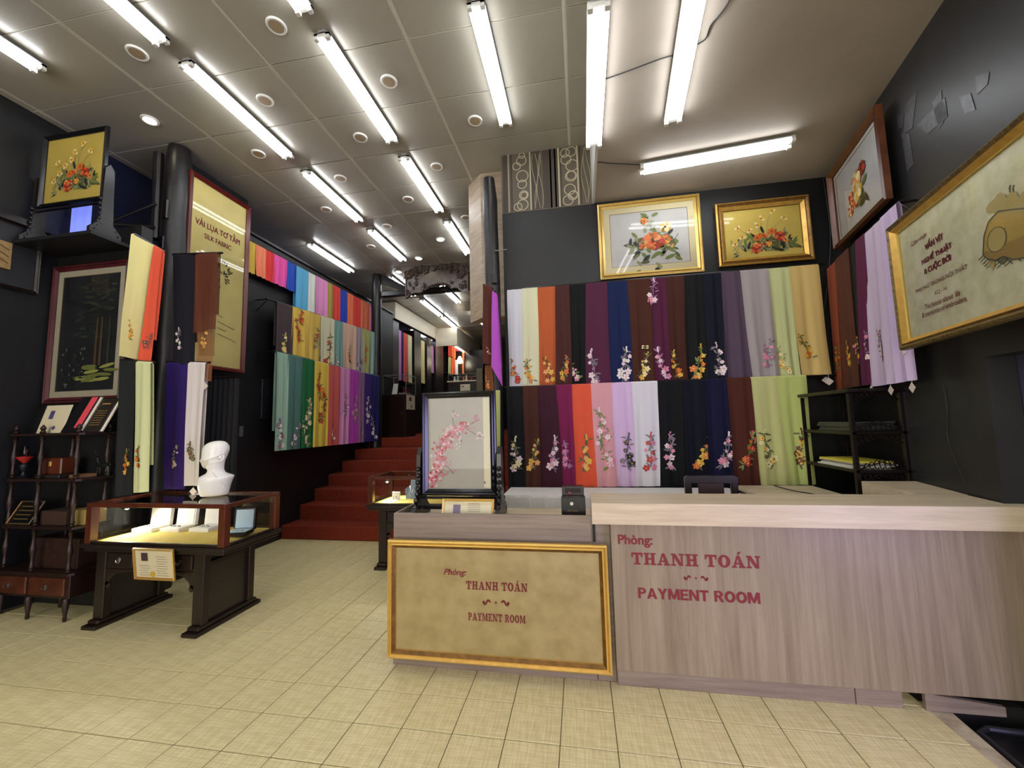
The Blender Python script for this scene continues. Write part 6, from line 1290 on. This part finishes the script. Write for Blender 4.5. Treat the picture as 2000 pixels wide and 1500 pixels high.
# farther group
PX2 = -3.6
a0, a1 = aX(884, 639, PX2), aX(937, 653, PX2); b0, b1 = aX(891, 655, PX2), aX(937, 686, PX2)
t = thing('pelmet', 'cream pelmet over the farther alcove in the upper room', 'pelmet', (PX2, 13, 3.9))
ya, yb_ = aX(893, 640, PX2).y, aX(937, 653, PX2).y
b = MB(); b.hexa([(PX2 - .03, ya, 3.86), (PX2, ya, 3.86), (PX2, yb_, 3.72), (PX2 - .03, yb_, 3.72), (PX2 - .03, ya, 4.42), (PX2, ya, 4.42), (PX2, yb_, 4.40), (PX2 - .03, yb_, 4.40)]); b.obj('front_board', CRM, t)
b = MB(); b.bbox((-4.28, ya - .03, 3.86), (PX2, ya, 4.42), .004); b.obj('end_board', CRM, t)
batten(PX2 - .2, ya + .3, PX2 - .2, ya + 1.6, 3.95, 'single tube light at the farther cream pelmet', twin=False, group='tube lights under the upper room pelmets')
t = thing('alcove_backing', 'black panelled backing of the farther alcove in the upper room', 'panel', (-4.2, 12.9, 1.25)); Yk = 12.9
b = MB(); b.bbox((aY(864, 700, Yk).x, Yk, 1.25), (aY(944, 700, Yk).x, Yk + .08, 3.95), .01); b.obj('panel', BWOOD, t)
b = MB()
for z in (2.0, 2.6, 3.2): b.bbox((aY(864, 700, Yk).x, Yk - .2, z), (aY(875, 700, Yk).x, Yk, z + .02), .003)
b.bbox((aY(864, 700, Yk).x, Yk - .2, 1.3), (aY(864, 700, Yk).x + .03, Yk, 3.9), .003); b.obj('shelf_ladder', mat('shelf_blue_black', (44, 50, 62), .4), t)
for k, (u0, u1, y0_, y1_, c, lb) in enumerate(((876, 884, 660, 697, (226, 66, 40), 'red silk square at the top left of the far alcove'), (884, 890, 664, 700, (228, 120, 50), 'orange silk length beside the red one in the far alcove'), (891, 902, 668, 686, (214, 50, 96), 'magenta-red silk in the middle of the far alcove'), (876, 881, 698, 730, (190, 196, 130), 'lime silk low in the far alcove'),
    (881, 889, 699, 732, (222, 92, 40), 'orange silk low in the far alcove'), (889, 895, 703, 732, (222, 220, 222), 'white silk low in the far alcove'), (903, 907, 678, 730, (208, 110, 50), 'amber silk length at the right of the far alcove'))):
    Y_ = Yk - .06; scarf(aY(u0, y0_, Y_), aY(u1, y0_, Y_), aY(u0, y1_, Y_), aY(u1, y1_, Y_), NB, c, lb, 'silks hung in the far alcove', seed=320 + k, folds=1, back=.3, amp=.008)
for k, (x, y, nm) in enumerate(((887, 662, 'left'), (898, 670, 'middle'), (907, 677, 'right'))):
    p = aY(x, y, Yk - .35); t = thing('globe_light', '%s of three small glowing globe lights in the far alcove' % nm, 'light', p); b = MB(); b.ball(p, .055, 10); b.obj('globe', LAMP, t, smooth=True); b = MB(); b.tube([p + Vector((0, 0, .05)), p + Vector((0, .3, .12))], .012, 6); b.obj('arm', METAL, t)
p = aY(898, 703, Yk - .5); t = thing('floor_lamp', 'bright conical lamp above the far glass case', 'lamp', (p.x, p.y, 1.25)); b = MB(); b.lathe([(.10, -.1), (.09, -.03), (.05, .08), (.02, .12)], p, 12); b.obj('lamp_shade', LAMP, t, smooth=True); b = MB(); b.tube([(p.x, p.y, 1.27), p + Vector((0, 0, -.1))], .015, 6); b.obj('lamp_stem', METAL, t); b = MB(); b.lathe([(.12, 1.251), (.12, 1.27)], (p.x, p.y, 0), 12); b.obj('lamp_foot', METAL, t)
# cabinets with glass cases in the upper room
def cab(label, x0, x1, y0, y1, z0, z1, zg, sign, signtxt, glow=False):
    t = thing('cabinet', label + ' cabinet carrying a glass case', 'cabinet', ((x0 + x1) / 2, (y0 + y1) / 2, z0)); b = MB(); b.bbox((x0, y0, z0), (x1, y1, z1), .01); b.obj('carcass', mat('cabinet_dark', (34, 16, 14), .35, var=.2), t)
    b = MB(); b.bbox((x0 + .04, y0 - .012, z0 + .06), (x1 - .04, y0, z1 - .05), .006); dd = b.obj('door', mat('cabinet_door', (30, 15, 13), .3), t)
    b = MB(); b.ball((x1 - .07, y0 - .02, (z0 + z1) / 2 + .05), .016, 6); b.obj('knob', METAL, dd)
    t2 = thing('glass_display_case', 'clear glass case on the ' + label + ' cabinet', 'display case', ((x0 + x1) / 2, (y0 + y1) / 2, z1)); e = .012
    for x in (x0, x1 - e):
        for y in (y0, y1 - e): b = MB(); b.bbox((x, y, z1 + .001), (x + e, y + e, zg), .002); b.obj('corner_post', mat('case_edge', (120, 122, 120), .3), t2)
    b = MB()
    for y in (y0, y1 - e): b.bbox((x0, y, zg), (x1, y + e, zg + e), .002)
    for x in (x0, x1 - e): b.bbox((x, y0 + e, zg), (x + e, y1 - e, zg + e), .002)
    b.obj('top_edge', mat('case_edge', (120, 122, 120), .3), t2)
    for q in ([(x0, y0 + .005, z1), (x1, y0 + .005, z1), (x1, y0 + .005, zg), (x0, y0 + .005, zg)], [(x1 - .005, y0, z1), (x1 - .005, y1, z1), (x1 - .005, y1, zg), (x1 - .005, y0, zg)]): b = MB(); b.add(q, [(0, 1, 2, 3)]); b.obj('glass_pane', GLASS, t2)
    return t, t2
ya = 7.75; x0, x1 = aY(747, 800, ya).x, aY(793, 800, ya).x; z1 = aY(770, 770, ya).z; zg = aY(770, 733, ya).z
cab('dark red-brown stair-top', x0, x1, ya, ya + .5, 1.25, z1, zg, None, None)
b = MB(); p = aX(799, 786, x1 + .001); t = thing('notice_card', 'beige printed notice on the side of the stair-top cabinet', 'card', (x1, ya + .2, z1 - .3)); P = plane((x1 + .002, ya + .02, z1 - .32), (0, 1, 0), EZ, NX); b.prism([P(0, 0), P(.42, 0), P(.42, .3), P(0, .3)], (.004, 0, 0)); b.obj('card', PAPER, t)
b = MB(); b.add([P(.12, .18, .005), P(.24, .18, .005), P(.24, .26, .005), P(.12, .26, .005)], [(0, 1, 2, 3)]); b.add([P(.2, .05, .005), P(.28, .05, .005), P(.28, .08, .005), P(.2, .08, .005)], [(0, 1, 2, 3)]); b.obj('print', INK, t)
p = aY(771, 765, ya + .15); t = thing('display_card', 'white upright card inside the stair-top glass case', 'card', (p.x, ya + .15, z1)); b = MB(); b.prism([(p.x - .07, ya + .15, z1 + .003), (p.x + .05, ya + .15, z1 + .003), (p.x + .05, ya + .2, z1 + .24), (p.x - .05, ya + .2, z1 + .24)], (0, .01, 0)); b.obj('card', WHP, t)
t = thing('jewellery_tray', 'pale tray of small goods inside the stair-top glass case', 'tray', (p.x + .2, ya + .2, z1)); b = MB(); b.bbox((p.x + .12, ya + .08, z1 + .003), (p.x + .30, ya + .3, z1 + .03), .004); b.obj('tray', mat('pale_tray', (150, 140, 140), .5), t)
b = MB(); b.bbox((p.x + .1, ya + .32, z1 + .003), (p.x + .14, ya + .36, z1 + .16), .004); b.bbox((p.x + .2, ya + .32, z1 + .003), (p.x + .25, ya + .36, z1 + .12), .004); b.obj('bottle', mat('wine_red', (90, 30, 40), .2), t)
ya = 9.3; x0, x1 = aY(875, 745, ya).x, aY(933, 745, ya).x; z1 = aY(900, 746, ya).z; zg = aY(900, 731, ya).z
cab('black far', x0, x1, ya, ya + .6, 1.25, z1, zg, None, None)
b = MB(); b.bbox((x0 - .02, ya - .03, z1 + .002), (x1 + .02, ya + .62, z1 + .03), .004); o = b.obj('case_floor', mat('board_cream', (226, 220, 190), .6), loc=((x0 + x1) / 2, ya, z1)); tag(o, 'cream floor board of the far glass case', 'board')  # board in one even cream colour
for k, (px_, c) in enumerate(((888, (220, 220, 220)), (893, (180, 190, 190)), (903, (200, 120, 90)), (911, (220, 210, 190)), (920, (180, 60, 70)))):
    p = aY(px_, 742, ya + .2); b = MB(); b.lathe([(.03, 0), (.035, .04), (.015, .09), (.02, .13 + .02 * (k % 2))], (p.x, ya + .2 + .05 * (k % 3), z1 + .032), 8); o = b.obj('perfume_bottle', mat('bottle_%d' % k, c, .2), loc=(p.x, ya + .2, z1 + .032), smooth=True); tag(o, ['white bottle, first from left in the far glass case', 'pale grey bottle, second from left in the far glass case', 'copper-coloured bottle in the middle of the far glass case', 'cream bottle, fourth in the far glass case', 'crimson bottle at the right in the far glass case'][k], 'bottle')
t = thing('notice_card', 'beige printed notice on the front of the far cabinet', 'card', (x0 + .7, ya, z1 - .3)); a, c = aY(899, 762, ya - .02), aY(918, 750, ya - .02); P = plane((a.x, ya - .014, a.z - .02), EX, EZ, NB); b = MB(); ww, h2 = c.x - a.x, c.z - a.z + .02; b.prism([P(0, 0), P(ww, 0), P(ww, h2), P(0, h2)], (0, -.004, 0)); b.obj('card', PAPER, t)
b = MB(); b.add([P(ww * .15, h2 * .6, .005), P(ww * .35, h2 * .6, .005), P(ww * .35, h2 * .75, .005), P(ww * .15, h2 * .75, .005)], [(0, 1, 2, 3)]); b.obj('print', INK, t)
p = aY(936, 742, 8.4); t = thing('display_plinth', 'olive-brown glazed plinth left of the brown scarf', 'plinth', (p.x, 8.4, 1.25)); zt = aY(936, 720, 8.4).z; xa, xb = aY(930, 742, 8.4).x, aY(943, 742, 8.4).x
b = MB(); b.bbox((xa, 8.4, 1.25), (xb, 8.6, zt), .01); b.obj('column', mat('olive_brown', (92, 82, 58), .25, var=.2, vscale=3), t)
